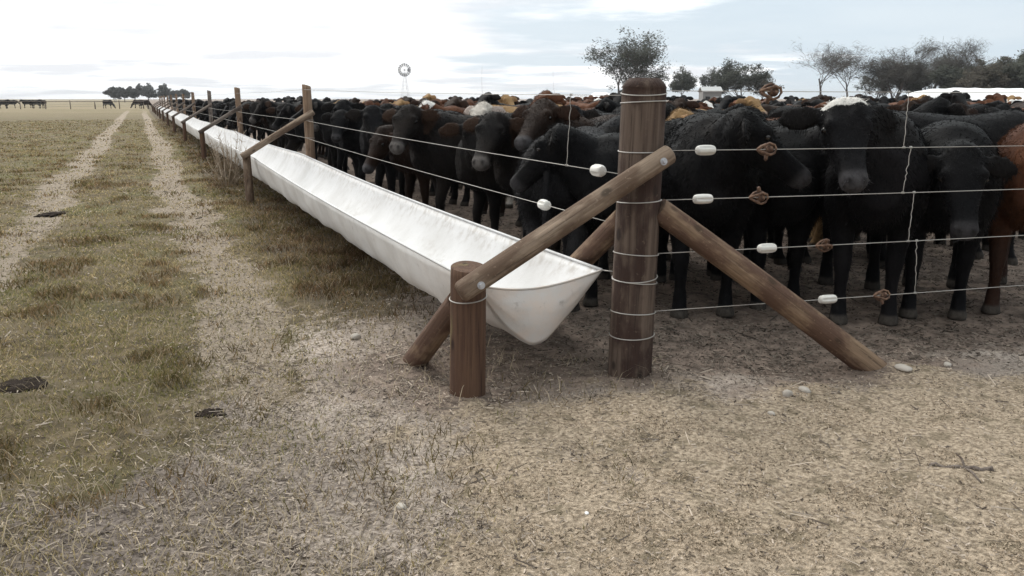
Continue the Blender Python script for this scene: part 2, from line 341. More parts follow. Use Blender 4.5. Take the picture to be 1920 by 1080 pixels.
def log_mesh(name, L, r0, r1, seed=0, seg=36, rings=None, bend=0.0, dome0=0.0, dome1=0.02, lump=0.05, slant=0.0):
    rg = random.Random(seed); rings = rings or max(10, int(L / 0.04)); V, F = [], []
    ts = [i / rings for i in range(rings + 1)]
    ph = rg.uniform(0, 6)
    prof = [(0.0, 1 - 0.25 * (dome0 > 0))] + [(t, 1.0) for t in ts[1:-1]] + ([(1 - dome1 * 0.9 / L, 0.97), (1 - dome1 * 0.4 / L, 0.88), (1.0, 0.7)] if dome1 > 0 else [(1.0, 0.985)])
    if dome0 > 0: prof = [(0, 0.7), (dome0 * 0.4 / L, 0.88), (dome0 * 0.9 / L, 0.97)] + prof[1:]
    prof = sorted(prof)
    for t_, k in prof:
        for j in range(seg):
            a = 2 * math.pi * j / seg
            nn = float(vnoise(np.array(math.cos(a) * 1.4 + seed * 3.1 + 20), np.array(math.sin(a) * 1.4 + t_ * L * 1.1 + 40), seed)) - 0.5
            n3 = float(vnoise(np.array(a * 5.0 + 50), np.array(t_ * L * 0.9 + 9), seed + 3)) - 0.5
            rr = (r0 + (r1 - r0) * t_) * k * (1 + lump * 2 * nn + 0.03 * n3)
            V.append((rr * math.cos(a) + bend * math.sin(t_ * math.pi) * math.cos(ph), rr * math.sin(a) + bend * math.sin(t_ * math.pi) * math.sin(ph), t_ * L + (slant * rr * math.cos(a) if t_ == 1.0 else 0)))
    R_ = len(prof)
    for i in range(R_ - 1):
        for j in range(seg): F.append((i * seg + j, i * seg + (j + 1) % seg, (i + 1) * seg + (j + 1) % seg, (i + 1) * seg + j))
    me = bpy.data.meshes.new(name)
    F.append(tuple(range(seg))[::-1]); F.append(tuple(range((R_ - 1) * seg, R_ * seg)))
    me.from_pydata(V, [], F); me.update()
    me.polygons.foreach_set('use_smooth', [True] * (len(F) - 2) + [False, False]); return me
def place_log(o, p0, p1):
    p0, p1 = Vector(p0), Vector(p1); o.matrix_world = Matrix.Translation(p0) @ (p1 - p0).to_track_quat('Z', 'Y').to_matrix().to_4x4()
def log(name, p0, p1, r0, r1, mat, seed, **kw):
    me = log_mesh(name, (Vector(p1) - Vector(p0)).length, r0, r1, seed, **kw); o = link(name, me, mat); place_log(o, p0, p1); return o
m_wire, t, b = new_mat('galvanised_wire'); b.inputs['Base Color'].default_value = (0.55, 0.55, 0.54, 1); b.inputs['Metallic'].default_value = 0.35; b.inputs['Roughness'].default_value = 0.55
t.links.new(mixc(t, noise(t, 6, 3), (0.52, 0.51, 0.49), (0.28, 0.25, 0.22)), b.inputs['Base Color'])
m_rust, t, b = new_mat('rusted_iron'); t.links.new(mixc(t, ramp(t, noise(t, 45, 5), [(0.35, grey(0)), (0.65, grey(1))]), (0.07, 0.036, 0.025), (0.19, 0.115, 0.075)), b.inputs['Base Color']); b.inputs['Roughness'].default_value = 0.8; b.inputs['Metallic'].default_value = 0.2
m_plastic, t, b = new_mat('white_insulator_plastic'); t.links.new(mixc(t, noise(t, 30, 4), (0.72, 0.71, 0.68), (0.50, 0.48, 0.44)), b.inputs['Base Color']); b.inputs['Roughness'].default_value = 0.35
m_bolt, t, b = new_mat('zinc_bolt'); b.inputs['Base Color'].default_value = (0.5, 0.5, 0.52, 1); b.inputs['Metallic'].default_value = 0.8; b.inputs['Roughness'].default_value = 0.4
def tube_mesh(name, pts, r, seg=6, closed=False):
    pts = [Vector(p) for p in pts]; n = len(pts); V, F = [], []
    for i, p in enumerate(pts):
        d = (pts[(i + 1) % n] - pts[i - 1]) if closed else (pts[min(i + 1, n - 1)] - pts[max(i - 1, 0)])
        d.normalize(); u = d.orthogonal().normalized() if abs(d.z) > 0.95 else d.cross(Vector((0, 0, 1))).normalized(); v = d.cross(u)
        rr = r[i] if isinstance(r, (list, tuple)) else r
        for j in range(seg):
            a = 2 * math.pi * j / seg; V.append(p + (u * math.cos(a) + v * math.sin(a)) * rr)
    for i in range(n if closed else n - 1):
        i2 = (i + 1) % n
        for j in range(seg): F.append((i * seg + j, i * seg + (j + 1) % seg, i2 * seg + (j + 1) % seg, i2 * seg + j))
    if not closed: F.append(tuple(range(seg))[::-1]); F.append(tuple(range((n - 1) * seg, n * seg)))
    me = bpy.data.meshes.new(name); me.from_pydata(V, [], F); me.update(); me.polygons.foreach_set('use_smooth', [True] * len(F)); return me
def tube(name, pts, r, mat, parent=None, seg=6, closed=False): return link(name, tube_mesh(name, pts, r, seg, closed), mat, parent)
def join_meshes(name, meshes):
    bm = bmesh.new()
    for m in meshes: bm.from_mesh(m)
    me = bpy.data.meshes.new(name); bm.to_mesh(me); bm.free(); return me
def ring_mesh(name, r, z, tilt=0.0, ph=0.0, thick=0.0028):
    return tube_mesh(name, [(r * math.cos(a), r * math.sin(a), z + tilt * math.cos(a + ph)) for a in [2 * math.pi * k / 40 for k in range(40)]], thick, 6, True)
def wrap(parent, r, z, tilt=0.0, ph=0.0, thick=0.0028): return link('wire_tie', ring_mesh('wire_tie', r, z, tilt, ph, thick), m_wire, parent)
def bolt(parent, p, nrm):
    bm = bmesh.new(); bmesh.ops.create_cone(bm, cap_ends=True, segments=16, radius1=0.017, radius2=0.017, depth=0.006)
    r = bmesh.ops.create_cone(bm, cap_ends=True, segments=6, radius1=0.011, radius2=0.010, depth=0.016); bmesh.ops.translate(bm, verts=r['verts'], vec=(0, 0, 0.009))
    me = bpy.data.meshes.new('bolt'); bm.to_mesh(me); bm.free(); o = link('bolt', me, m_bolt)
    mw = Matrix.Translation(Vector(p)) @ Vector(nrm).to_track_quat('Z', 'Y').to_matrix().to_4x4()
    o.parent = parent; o.matrix_parent_inverse = parent.matrix_world.inverted(); o.matrix_world = mw; return o
# corner post
CP = log('corner_post', (2.075, 3.19, -0.3), (2.10, 3.185, 1.44), 0.108, 0.101, W_CORNER, 5, seg=56, dome1=0.05, lump=0.03)
tag(CP, 'thickest upright timber post at the fence corner, wrapped with wires', 'post')
for z, ti, ph in ((1.375, 0.012, 0.5), (1.335, 0.006, 2.2), (1.115, 0.004, 1), (0.885, 0.006, 2), (0.635, 0.008, 4), (0.520, 0.010, 1.0), (0.500, -0.010, 1.0), (0.350, 0.008, 3.6), (0.235, 0.005, 1.6)):
    wrap(CP, 0.109 - 0.004 * z, z + 0.3, ti, ph)
bpy.context.view_layer.update()
# support posts, fence posts, rails over the trough
ORD = ['first', 'second', 'third', 'fourth', 'fifth', 'sixth', 'seventh', 'eighth', 'ninth', 'tenth', 'eleventh', 'twelfth', 'thirteenth']
SP = log('support_post', (1.245, 3.265, -0.3), (1.262, 3.262, 0.625), 0.085, 0.078, W_SUPPORT, 11, seg=48, dome1=0.0, lump=0.035, slant=0.15)
tag(SP, 'short stout reddish timber post carrying the near trough corner', 'post', 'short posts carrying the trough')
wrap(SP, 0.083, 0.785, 0.01, 1); bpy.context.view_layer.update()
rail_a, rail_b = Vector((1.175, 3.155, 0.535)), Vector((2.165, 3.050, 1.112))
RL = log('brace_rail', rail_a, rail_b, 0.048, 0.046, W_RAIL, 21, seg=40, dome1=0.012, dome0=0.02, lump=0.05)
tag(RL, 'nearest sloping round rail from short post up to corner post', 'rail', 'sloping rails over the trough'); bpy.context.view_layer.update()
bolt(RL, (1.255, 3.095, 0.575), (-0.1, -1, 0.1)); bolt(RL, (2.10, 3.008, 1.078), (-0.1, -1, 0.1))
posts_y = [3.19 + 8.1] + [3.19 + 8.1 + 8.5 * k for k in range(1, 11)]
top_h = [1.52, 1.585, 1.60, 1.60, 1.58, 1.62, 1.60, 1.58, 1.6, 1.6, 1.6]
for i, py_ in enumerate(posts_y):
    lean = random.uniform(-0.02, 0.02)
    o = log('fence_post', (2.08, py_, -0.2), (2.08 + lean, py_ + 0.02, top_h[i]), 0.064 if i == 0 else 0.06, 0.06, W_POST if i != 2 else W_GREY, 31 + i, seg=24, dome1=0.0, slant=0.3, lump=0.05)
    tag(o, f'{ORD[i]} round fence post beyond the corner post, behind the trough', 'post', 'fence posts behind the trough')
    if i == 0:
        for z in (0.83, 1.07): wrap(o, 0.066, z + 0.2, 0.006, i)
    o2 = log('support_post', (1.25, py_ + 0.1, -0.2), (1.25 + lean, py_ + 0.1, 0.655), 0.058, 0.055, W_SUPPORT if i != 0 else W_RAIL, 51 + i, seg=20, dome1=0.0, lump=0.06)
    tag(o2, f'{ORD[i + 1]} short post carrying the trough, counted from the near end', 'post', 'short posts carrying the trough')
    o3 = log('brace_rail', (1.17, py_ + 0.0, 0.60), (2.13, py_ - 0.095, 1.18), 0.043, 0.043, W_RAIL if i == 0 else W_GREY, 71 + i, seg=20, dome1=0.01, lump=0.05)
    tag(o3, f'{ORD[i + 1]} sloping rail over the trough, counted from the near end', 'rail', 'sloping rails over the trough')
# struts
o = log('diagonal_strut', (3.42, 2.775, -0.09), (2.165, 3.135, 0.845), 0.068, 0.058, W_STRUT, 91, seg=40, dome1=0.0, bend=0.012, lump=0.06)
tag(o, 'peeled diagonal strut bracing the corner post along the right fence', 'strut', 'diagonal struts')
o = log('diagonal_strut', (2.08, 4.55, -0.08), (2.075, 3.27, 0.80), 0.062, 0.056, W_STRUT, 93, seg=32, dome1=0.0, lump=0.05)
tag(o, 'diagonal strut behind the trough leaning against the corner post', 'strut', 'diagonal struts')
o = log('diagonal_strut', (1.19, 3.98, -0.07), (1.235, 3.31, 0.46), 0.060, 0.055, W_STRUT, 95, seg=36, dome1=0.0, lump=0.06)
tag(o, 'short diagonal strut behind the near short post under the trough', 'strut', 'diagonal struts')

# ------------------------------------------------------------------ feed trough of white canvas sheet
m_canvas, t, b = new_mat('white_canvas')
c1 = noise(t, 2.2, 6, 0.6); c2 = noise(t, 14, 5, 0.6); c3 = noise(t, 1, 5, 0.6, stretch=(7, 3, 9))
c = mixc(t, ramp(t, c1, [(0.35, grey(0)), (0.7, grey(1))]), (0.56, 0.56, 0.565), (0.46, 0.455, 0.45))
c = mixc(t, ramp(t, c2, [(0.60, grey(0)), (0.78, grey(0.5))]), c, (0.40, 0.38, 0.35))
c = mixc(t, math_n(t, 'MULTIPLY', attr(t, 'stain'), ramp(t, c2, [(0.45, grey(0.08)), (0.66, grey(1))])), c, (0.30, 0.27, 0.24))
c = mixc(t, math_n(t, 'MULTIPLY', attr(t, 'panel'), ramp(t, c3, [(0.3, grey(0.35)), (0.7, grey(0.9))])), c, (0.62, 0.53, 0.46))
t.links.new(c, b.inputs['Base Color']); b.inputs['Roughness'].default_value = 0.45; bump(t, b, math_n(t, 'ADD', c1, math_n(t, 'MULTIPLY', c2, 0.3)), 0.35, 0.02)
m_canvas_out, t, b = new_mat('dusty_relit_canvas_outside')  # outside copy of the canvas: light level put into its colour, plus dust
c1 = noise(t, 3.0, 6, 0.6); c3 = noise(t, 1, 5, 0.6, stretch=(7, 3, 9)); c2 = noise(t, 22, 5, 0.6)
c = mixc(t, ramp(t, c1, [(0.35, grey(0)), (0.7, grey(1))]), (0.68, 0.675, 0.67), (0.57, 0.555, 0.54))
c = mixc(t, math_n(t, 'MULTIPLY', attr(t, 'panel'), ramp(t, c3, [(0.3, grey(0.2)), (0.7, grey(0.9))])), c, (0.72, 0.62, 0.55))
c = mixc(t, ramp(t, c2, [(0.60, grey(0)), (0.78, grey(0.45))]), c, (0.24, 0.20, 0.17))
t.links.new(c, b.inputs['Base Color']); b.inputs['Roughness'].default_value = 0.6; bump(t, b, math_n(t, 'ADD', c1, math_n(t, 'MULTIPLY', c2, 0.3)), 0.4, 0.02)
trough = empty('feed_trough', (1.65, 3.3, 0)); tag(trough, 'long white canvas feed trough slung between posts along the pen', 'trough')
Y0, Y1 = 3.36, 98.0
ysec = np.concatenate([np.arange(Y0, 14, 0.07), np.arange(14, 40, 0.25), np.arange(40, Y1 + 1, 1.0)])
NU = 29; us = np.linspace(-1, 1, NU)
def trough_pt(u, y):
    """u -1 = rim by the short posts, +1 = rim by the fence"""
    k = np.clip((y - Y0) / 8.0, 0, 1)
    bay = np.sin(np.pi * np.clip(((y - 3.29) / 8.4) % 1.0, 0, 1))
    xl = 1.345 + 0.0 * y; xr = 2.005 - 0.01 * bay
    zl = 0.515 + 0.06 * k - 0.035 * bay; zr = 0.525 + 0.07 * k - 0.03 * bay
    zb = 0.185 + 0.01 * k + 0.01 * bay; xb = 1.63 - 0.07 * sstep(Y0, Y0 + 0.9, y)
    s = np.where(u < 0, -u, u)
    x = np.where(u < 0, xb + (xl - xb) * s ** (0.92 - 0.22 * sstep(Y0, Y0 + 0.9, y)), xb + (xr - xb) * s ** (0.92 - 0.1 * sstep(Y0, Y0 + 0.9, y)))
    kk = sstep(Y0, Y0 + 0.9, y)
    vee = np.where(s < 0.24, 0.15 * (s / 0.24) ** 2, 0.15 + 0.85 * ((s - 0.24) / 0.76) ** 1.05)
    z = zb + (np.where(u < 0, zl, zr) - zb) * (vee * (1 - kk) + s ** 2.3 * kk)
    wr = (fbm(u * 1.3 + 5, y * 2.3, 101, 3) - 0.5) * 0.06 + (fbm(u * 0.8 + 5, y * 7.0, 103, 2) - 0.5) * 0.022
    return x + wr * (1 - s ** 4) * np.where(u < 0, 1.0, 0.8), y + 0 * u, z + wr * 0.35 * (1 - s ** 4)
U, YY = np.meshgrid(us, ysec); tx, ty, tz = trough_pt(U.ravel(), YY.ravel()); nr = len(ysec)
ii = (np.arange(nr - 1)[:, None] * NU + np.arange(NU - 1)[None, :]).ravel()
me = np_mesh('liner', np.stack([tx - 1.65, ty - 3.3, tz], 1), np.stack([ii, ii + 1, ii + NU + 1, ii + NU], 1))
fattr(me, 'stain', np.maximum(0.7 * sstep(0.70, 1.0, U.ravel()), 0.35 * sstep(0.62, 0.7, fbm(YY.ravel() * 1.7, U.ravel() * 2 + 7, 131, 3)))); fattr(me, 'panel', 0 * U.ravel() + 0.35 * (1 - sstep(3.4, 4.6, YY.ravel())) * (U.ravel() < 0))
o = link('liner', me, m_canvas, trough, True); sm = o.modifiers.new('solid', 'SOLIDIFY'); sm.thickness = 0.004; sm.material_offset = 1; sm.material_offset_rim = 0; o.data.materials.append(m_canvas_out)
# end panel: fan of strips from the sagging top hem down to the section curve
NV = 15; vs = np.linspace(0, 1, NV)
ex, ey, ez = trough_pt(us, np.full(NU, Y0)); tt = (us + 1) / 2
topx = 1.345 + (2.005 - 1.345) * tt; topz = 0.515 + 0.01 * tt - 0.045 * np.sin(np.pi * tt ** 0.8)
PV = np.zeros((NV, NU, 3))
for i, v in enumerate(vs):
    PV[i, :, 0] = topx * (1 - v) + ex * v; PV[i, :, 2] = topz * (1 - v) + ez * v
    bul = np.sin(np.pi * v) * np.sin(np.pi * tt)
    PV[i, :, 1] = Y0 - 0.03 * bul - 0.02 * np.sin(np.pi * tt) * (1 - v) + (fbm(tt * 4, np.full(NU, v * 3), 111, 3) - 0.5) * 0.03 * bul
ii = (np.arange(NV - 1)[:, None] * NU + np.arange(NU - 1)[None, :]).ravel()
me = np_mesh('end_panel', PV.reshape(-1, 3) - np.array([1.65, 3.3, 0]), np.stack([ii, ii + 1, ii + NU + 1, ii + NU], 1))
fattr(me, 'stain', np.zeros(NV * NU)); fattr(me, 'panel', np.ones(NV * NU))
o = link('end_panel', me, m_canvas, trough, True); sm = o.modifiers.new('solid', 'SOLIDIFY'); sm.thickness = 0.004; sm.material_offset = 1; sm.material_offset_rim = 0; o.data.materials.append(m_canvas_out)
for nm, u in (('rim_cord', -1.0), ('rim_cord', 1.0)):
    yy = ysec[::4]; ax, ay, az = trough_pt(np.full(len(yy), u), yy)
    o = tube('rim_cord', list(zip(ax - 1.65, ay - 3.3, az + 0.002)), 0.008, m_canvas, trough)
    for nm_ in ('stain', 'panel'): fattr(o.data, nm_, np.full(len(o.data.vertices), 0.0))
o = tube('hem_cord', list(zip(topx - 1.65, PV[0, :, 1] - 3.3 - 0.003, topz)), 0.006, m_canvas, trough)
fattr(o.data, 'panel', np.ones(len(o.data.vertices))); fattr(o.data, 'stain', np.full(len(o.data.vertices), 0.4))
tube('corner_wire', [(2.005 - 1.65, Y0 - 3.3, 0.525), (2.06 - 1.65, 3.30 - 3.3, 0.522)], 0.003, m_wire, trough)
tube('corner_wire', [(1.345 - 1.65, Y0 - 3.3, 0.515), (1.31 - 1.65, 3.30 - 3.3, 0.51)], 0.003, m_wire, trough)

# ------------------------------------------------------------------ wires, insulators, ratchets, droppers
def sag_line(a, b, sag=0.01, n=24):
    a, b = Vector(a), Vector(b); return [a.lerp(b, k / n) - Vector((0, 0, sag * 4 * (k / n) * (1 - k / n))) for k in range(n + 1)]
RE = 9.0
WNM = ['topmost', 'second', 'third', 'fourth', 'lowest']
RW = [(1.385, 1.40), (1.115, 1.125), (0.885, 0.905), (0.630, 0.665), (0.345, 0.40)]
off = Vector((FDX, FDY, 0)); nrm = Vector((-FDY, FDX, 0)) * -1      # towards the camera side
right_paths = []
for i, (z0, z1) in enumerate(RW):
    p0 = CORNER + off * 0.10 + Vector((0.01, -0.02, z0)); p1 = CORNER + off * RE; p1.z = z1
    pts = sag_line(p0, p1, 0.012); right_paths.append((p0, p1))
    o = tube('fence_wire', pts, 0.0019, m_wire); tag(o, f'{WNM[i]} wire of the fence running right from the corner post', 'wire', 'wires of the right fence')
def on_right(i, px):
    p0, p1 = right_paths[i]; lo, hi = 0.0, 1.0
    for _ in range(40):
        m = (lo + hi) / 2
        if PX(p0.lerp(p1, m))[0] < px: lo = m
        else: hi = m
    q = p0.lerp(p1, lo); q.z -= 0.012 * 4 * lo * (1 - lo); return q
def ins_mesh():
    L = 0.094; prof = [(-0.5, 0.006), (-0.49, 0.016), (-0.44, 0.020), (-0.3, 0.0235), (0, 0.0245), (0.3, 0.0235), (0.44, 0.020), (0.49, 0.016), (0.5, 0.006)]
    V, F, seg = [], [], 32
    for x_, r_ in prof:
        for j in range(seg):
            a = 2 * math.pi * j / seg; g = 0.62 if (j % 8 in (0, 1)) and abs(x_) < 0.42 else 1.0
            V.append((x_ * L, r_ * g * math.cos(a), r_ * g * math.sin(a)))
    for i in range(len(prof) - 1):
        for j in range(seg): F.append((i * seg + j, i * seg + (j + 1) % seg, (i + 1) * seg + (j + 1) % seg, (i + 1) * seg + j))
    F.append(tuple(range(seg))[::-1]); F.append(tuple(range((len(prof) - 1) * seg, len(prof) * seg)))
    me = bpy.data.meshes.new('insulator'); me.from_pydata(V, [], F); me.update(); me.polygons.foreach_set('use_smooth', [True] * len(F)); return me
IM = ins_mesh(); IM.materials.append(m_plastic)
def ratchet_parts(root, flip=1):
    """rusty wheel strainer: U frame, spool with flanges, tail bolt"""
    fr = []
    for s in (-1, 1):
        fr.append(tube_mesh('f', [(-0.065, 0, 0), (-0.03, 0.018 * s, 0.020), (0.0, 0.021 * s, 0.030), (0.028, 0.021 * s, 0.020), (0.036, 0.021 * s, 0), (0.026, 0.021 * s, -0.022), (0.0, 0.021 * s, -0.032), (-0.03, 0.018 * s, -0.020), (-0.065, 0, 0)], 0.0068, 8))
    link('frame', join_meshes('frame', fr), m_rust, root)
    sp_ = [tube_mesh('s', [(0.004, -0.028, 0), (0.004, 0.028, 0)], 0.0115, 12)]
    for s in (-0.013, 0.013):
        sp_.append(tube_mesh('s', [(0.004, s - 0.003, 0), (0.004, s + 0.003, 0)], 0.022, 10))
    sp_.append(tube_mesh('s', [(0.004, -0.008, 0), (0.004, 0.008, 0)], 0.017, 14))
    link('spool', join_meshes('spool', sp_), m_rust, root)
    link('tail_bolt', tube_mesh('tail_bolt', [(-0.012, 0, -0.03 * flip), (-0.016, 0, -0.055 * flip), (-0.018, 0, -0.060 * flip)], [0.011, 0.010, 0.006], 8), m_rust, root)
def orient(o, p, d, roll=0.0):
    d = Vector(d).normalized(); o.matrix_world = Matrix.Translation(p) @ d.to_track_quat('X', 'Z').to_matrix().to_4x4() @ Matrix.Rotation(roll, 4, 'X')
for i, px in ((1, 1323), (2, 1318), (3, 1438), (4, 1552)):
    o = link('wire_insulator', IM); orient(o, on_right(i, px), right_paths[i][1] - right_paths[i][0], i * 0.7)
    tag(o, f'white oval insulator on the {WNM[i]} wire right of the corner post', 'insulator', 'white wire insulators')
for i, px, s, fl in ((0, 1448, 1.0, 1), (1, 1440, 0.9, 1), (2, 1425, 0.88, -1), (3, 1547, 0.82, -1), (4, 1655, 0.82, 1)):
    r_ = empty('wire_strainer'); orient(r_, on_right(i, px), right_paths[i][1] - right_paths[i][0], (0.25, -0.2, 0.15, 0.7, -0.5)[i]); r_.scale = (s, s, s)
    ratchet_parts(r_, fl); tag(r_, f'rusty ratchet wire strainer on the {WNM[i]} wire of the right fence', 'wire strainer', 'rusty wire strainers')
# wires along the trough
LWZ = [(1.365, 1.47), (1.005, 1.065), (0.765, 0.83)]
left_paths = []
for i, (z0, z1) in enumerate(LWZ):
    pts = []; ys_ = [3.27] + posts_y
    for k in range(len(ys_) - 1):
        seg_ = sag_line((2.03, ys_[k], z0 if k == 0 else z1), (2.015, ys_[k + 1], z1), 0.012, 10); pts += seg_[:-1] if k < len(ys_) - 2 else seg_
    left_paths.append(pts)
    o = tube('fence_wire', pts, [0.0019 + 0.00012 * max(p.y - 4, 0) * 0.35 for p in pts], m_wire); tag(o, f"{['topmost', 'middle', 'lowest'][i]} wire running along the trough past the fence posts", 'wire', 'wires along the trough')
def on_left(i, px):
    best = None; P = left_paths[i]
    for a, b_ in zip(P[:-1], P[1:]):
        xa, xb = PX(a)[0], PX(b_)[0]
        if (xa - px) * (xb - px) <= 0: return a.lerp(b_, (xa - px) / (xa - xb)), (b_ - a)
    return P[0], P[1] - P[0]
for i, px, nm in ((1, 1126, 'white insulator on the middle trough wire just left of the corner post'), (2, 1021, 'white insulator on the lowest trough wire above the near trough end')):
    q, d = on_left(i, px); o = link('wire_insulator', IM); orient(o, q, d, i); o.scale = (0.95, 1.25, 1.25); tag(o, nm, 'insulator', 'white wire insulators')
def dropper(p, q, label, seed):
    rg = random.Random(seed); pts = []
    for k in range(17):
        f_ = k / 16; m = p.lerp(q, f_); pts.append(m + Vector((rg.uniform(-1, 1), rg.uniform(-1, 1), 0)) * 0.0035 * (0 < k < 16))
    tw = []
    for c_ in (p, q): tw.append(tube_mesh('tw', [c_ + off * (0.012 * (k / 12 - 0.5)) + Vector((0, 0.006 * math.sin(k * 2.1), 0.006 * math.cos(k * 2.1))) for k in range(13)], 0.0018, 5))
    o = link('wire_dropper', join_meshes('wire_dropper', [tube_mesh('d', pts, 0.0018, 5)] + tw), m_wire); tag(o, label, 'wire', 'vertical wire droppers')
for k, (i, pa, pb, lab) in enumerate(((0, 1704, 1695, 'uppermost of the four stacked droppers joining the right fence wires'), (1, 1708, 1693, 'dropper joining the second and third wires of the right fence'), (2, 1714, 1703, 'dropper joining the third and fourth wires of the right fence'), (3, 1719, 1716, 'dropper reaching down to the lowest wire of the right fence'))):
    dropper(on_right(i, pa), on_right(i + 1, pb), lab, k)
qa, _ = on_left(0, 1077); qb, _ = on_left(1, 1068); dropper(qa, qb, 'dropper joining two trough wires left of the corner post', 9)
# ------------------------------------------------------------------ cattle
def loft(bm, rings, seg=20, pw=2.3):
    """rings: (centre, side, up, half width, up extent, down extent)"""
    prev = None; first = None
    for c, s, u, hw, hu, hd in rings:
        row = []
        for j in range(seg):
            a = 2 * math.pi * j / seg; ca, sa = math.cos(a), math.sin(a)
            x_ = math.copysign(abs(ca) ** (2 / pw), ca) * hw; y_ = math.copysign(abs(sa) ** (2 / pw), sa) * (hu if sa > 0 else hd)
            row.append(bm.verts.new(Vector(c) + Vector(s) * x_ + Vector(u) * y_))
        if prev:
            for j in range(seg): bm.faces.new((prev[j], prev[(j + 1) % seg], row[(j + 1) % seg], row[j]))
        else: first = row
        prev = row
    bm.faces.new(first[::-1]); bm.faces.new(prev)
def limb(bm, pts, seg=14):
    """pts: (position, half depth along x, half width along y)"""
    n = len(pts); rings = []
    for i, (p, rx, ry) in enumerate(pts):
        d = (Vector(pts[min(i + 1, n - 1)][0]) - Vector(pts[max(i - 1, 0)][0])).normalized()
        s = Vector((0, 1, 0)); u = d.cross(s).normalized(); rings.append((p, s, u, ry, rx, rx))
    loft(bm, rings, seg, 2.1)
YV, ZV = Vector((0, 1, 0)), Vector((0, 0, 1))
def build_cow(name, neck_yaw=0.0, head_yaw=0.0, head_h=0.20, pitch=48.0, legs=(0, 0, 0, 0), voxel=0.017, fat=1.0, ear_droop=0.0, neck_len=0.40):
    bm = bmesh.new(); YVn = YV
    prof = [(-.715, 1.02, .86, .07), (-.68, 1.10, .76, .15), (-.58, 1.165, .67, .225), (-.45, 1.20, .60, .262), (-.30, 1.195, .56, .27), (-.12, 1.17, .53, .285), (.08, 1.165, .515, .292), (.27, 1.185, .525, .27), (.42, 1.215, .55, .235), (.54, 1.19, .58, .205), (.64, 1.10, .63, .165), (.71, 1.00, .70, .10)]
    rings = []
    for x_, zt, zb, hw in prof:
        cz = zt * 0.5 + zb * 0.5; rings.append(((x_, 0, cz), YV, ZV, hw * fat, zt - cz, (cz - zb) * fat))
    loft(bm, rings, 28, 2.35)
    # hip and shoulder masses
    for s in (-1, 1):
        f1, f2, h1, h2 = (legs[0], legs[2]) [s > 0], 0, (legs[1], legs[3])[s > 0], 0
        limb(bm, [((.44, .13 * s, 1.02), .16, .10), ((.45, .165 * s, .86), .18, .115), ((.43, .17 * s, .70), .135, .10), ((.40 + f1 * .3, .155 * s, .57), .088, .075), ((.415 + f1 * .7, .145 * s, .44), .058, .055), ((.425 + f1 * .9, .14 * s, .36), .054, .052), ((.425 + f1, .14 * s, .30), .043, .041), ((.425 + f1, .138 * s, .19), .036, .034), ((.425 + f1, .138 * s, .125), .045, .043), ((.44 + f1, .138 * s, .075), .045, .046), ((.455 + f1, .138 * s, .045), .056, .054), ((.46 + f1, .138 * s, 0.0), .063, .060)])
        limb(bm, [((-.44, .11 * s, 1.06), .20, .11), ((-.47, .165 * s, .90), .22, .115), ((-.42 + h1 * .2, .185 * s, .74), .18, .105), ((-.42 + h1 * .4, .17 * s, .60), .125, .085), ((-.50 + h1 * .7, .155 * s, .50), .085, .062), ((-.585 + h1 * .9, .15 * s, .42), .064, .048), ((-.60 + h1 * .95, .148 * s, .36), .055, .043), ((-.585 + h1, .147 * s, .27), .042, .037), ((-.575 + h1, .147 * s, .18), .039, .037), ((-.57 + h1, .147 * s, .125), .047, .045), ((-.555 + h1, .147 * s, .075), .046, .047), ((-.54 + h1, .147 * s, .045), .055, .053), ((-.535 + h1, .147 * s, 0.0), .062, .059)])
    # neck and head
    cyw, syw = math.cos(neck_yaw), math.sin(neck_yaw)
    base = Vector((.45, 0, .93)); poll = base + Vector((cyw * neck_len, syw * neck_len, head_h + .14))
    nd = (poll - base).normalized()
    hy = neck_yaw + head_yaw; pr = math.radians(pitch)
    hd = Vector((math.cos(hy) * math.cos(pr), math.sin(hy) * math.cos(pr), -math.sin(pr)))
    hs = Vector((-math.sin(hy), math.cos(hy), 0)); hu = hd.cross(hs).normalized()
    if hu.z < 0: hu = -hu
    def nk(t_, hw, a, b_, dz=0.0):
        c_ = base.lerp(poll, t_); c_.z += dz; yy = neck_yaw * min(1, .35 + t_ * .65); s_ = Vector((-math.sin(yy), math.cos(yy), 0)); u_ = nd.cross(s_).normalized(); u_ = u_ if u_.z > 0 else -u_
        return (c_, s_, u_, hw, a, b_)
    loft(bm, [nk(-.25, .17, .19, .25), nk(0, .175, .20, .30), nk(.3, .145, .165, .26), nk(.6, .118, .13, .205), nk(.85, .105, .10, .165), nk(1.02, .085, .07, .12)], 22, 2.2)
    hb = poll + hu * -.045
    def hr(t_, hw, a, b_): return (hb + hd * t_, hs, hu, hw, a, b_)
    loft(bm, [hr(-.075, .05, .045, .06), hr(-.05, .085, .066, .11), hr(0, .104, .074, .145), hr(.06, .113, .070, .160), hr(.115, .117, .064, .162), hr(.16, .108, .056, .150), hr(.22, .088, .046, .128), hr(.29, .073, .040, .105), hr(.35, .067, .038, .092), hr(.395, .070, .040, .090), hr(.43, .068, .036, .084), hr(.455, .052, .022, .065), hr(.468, .03, .008, .04)], 22, 2.35)
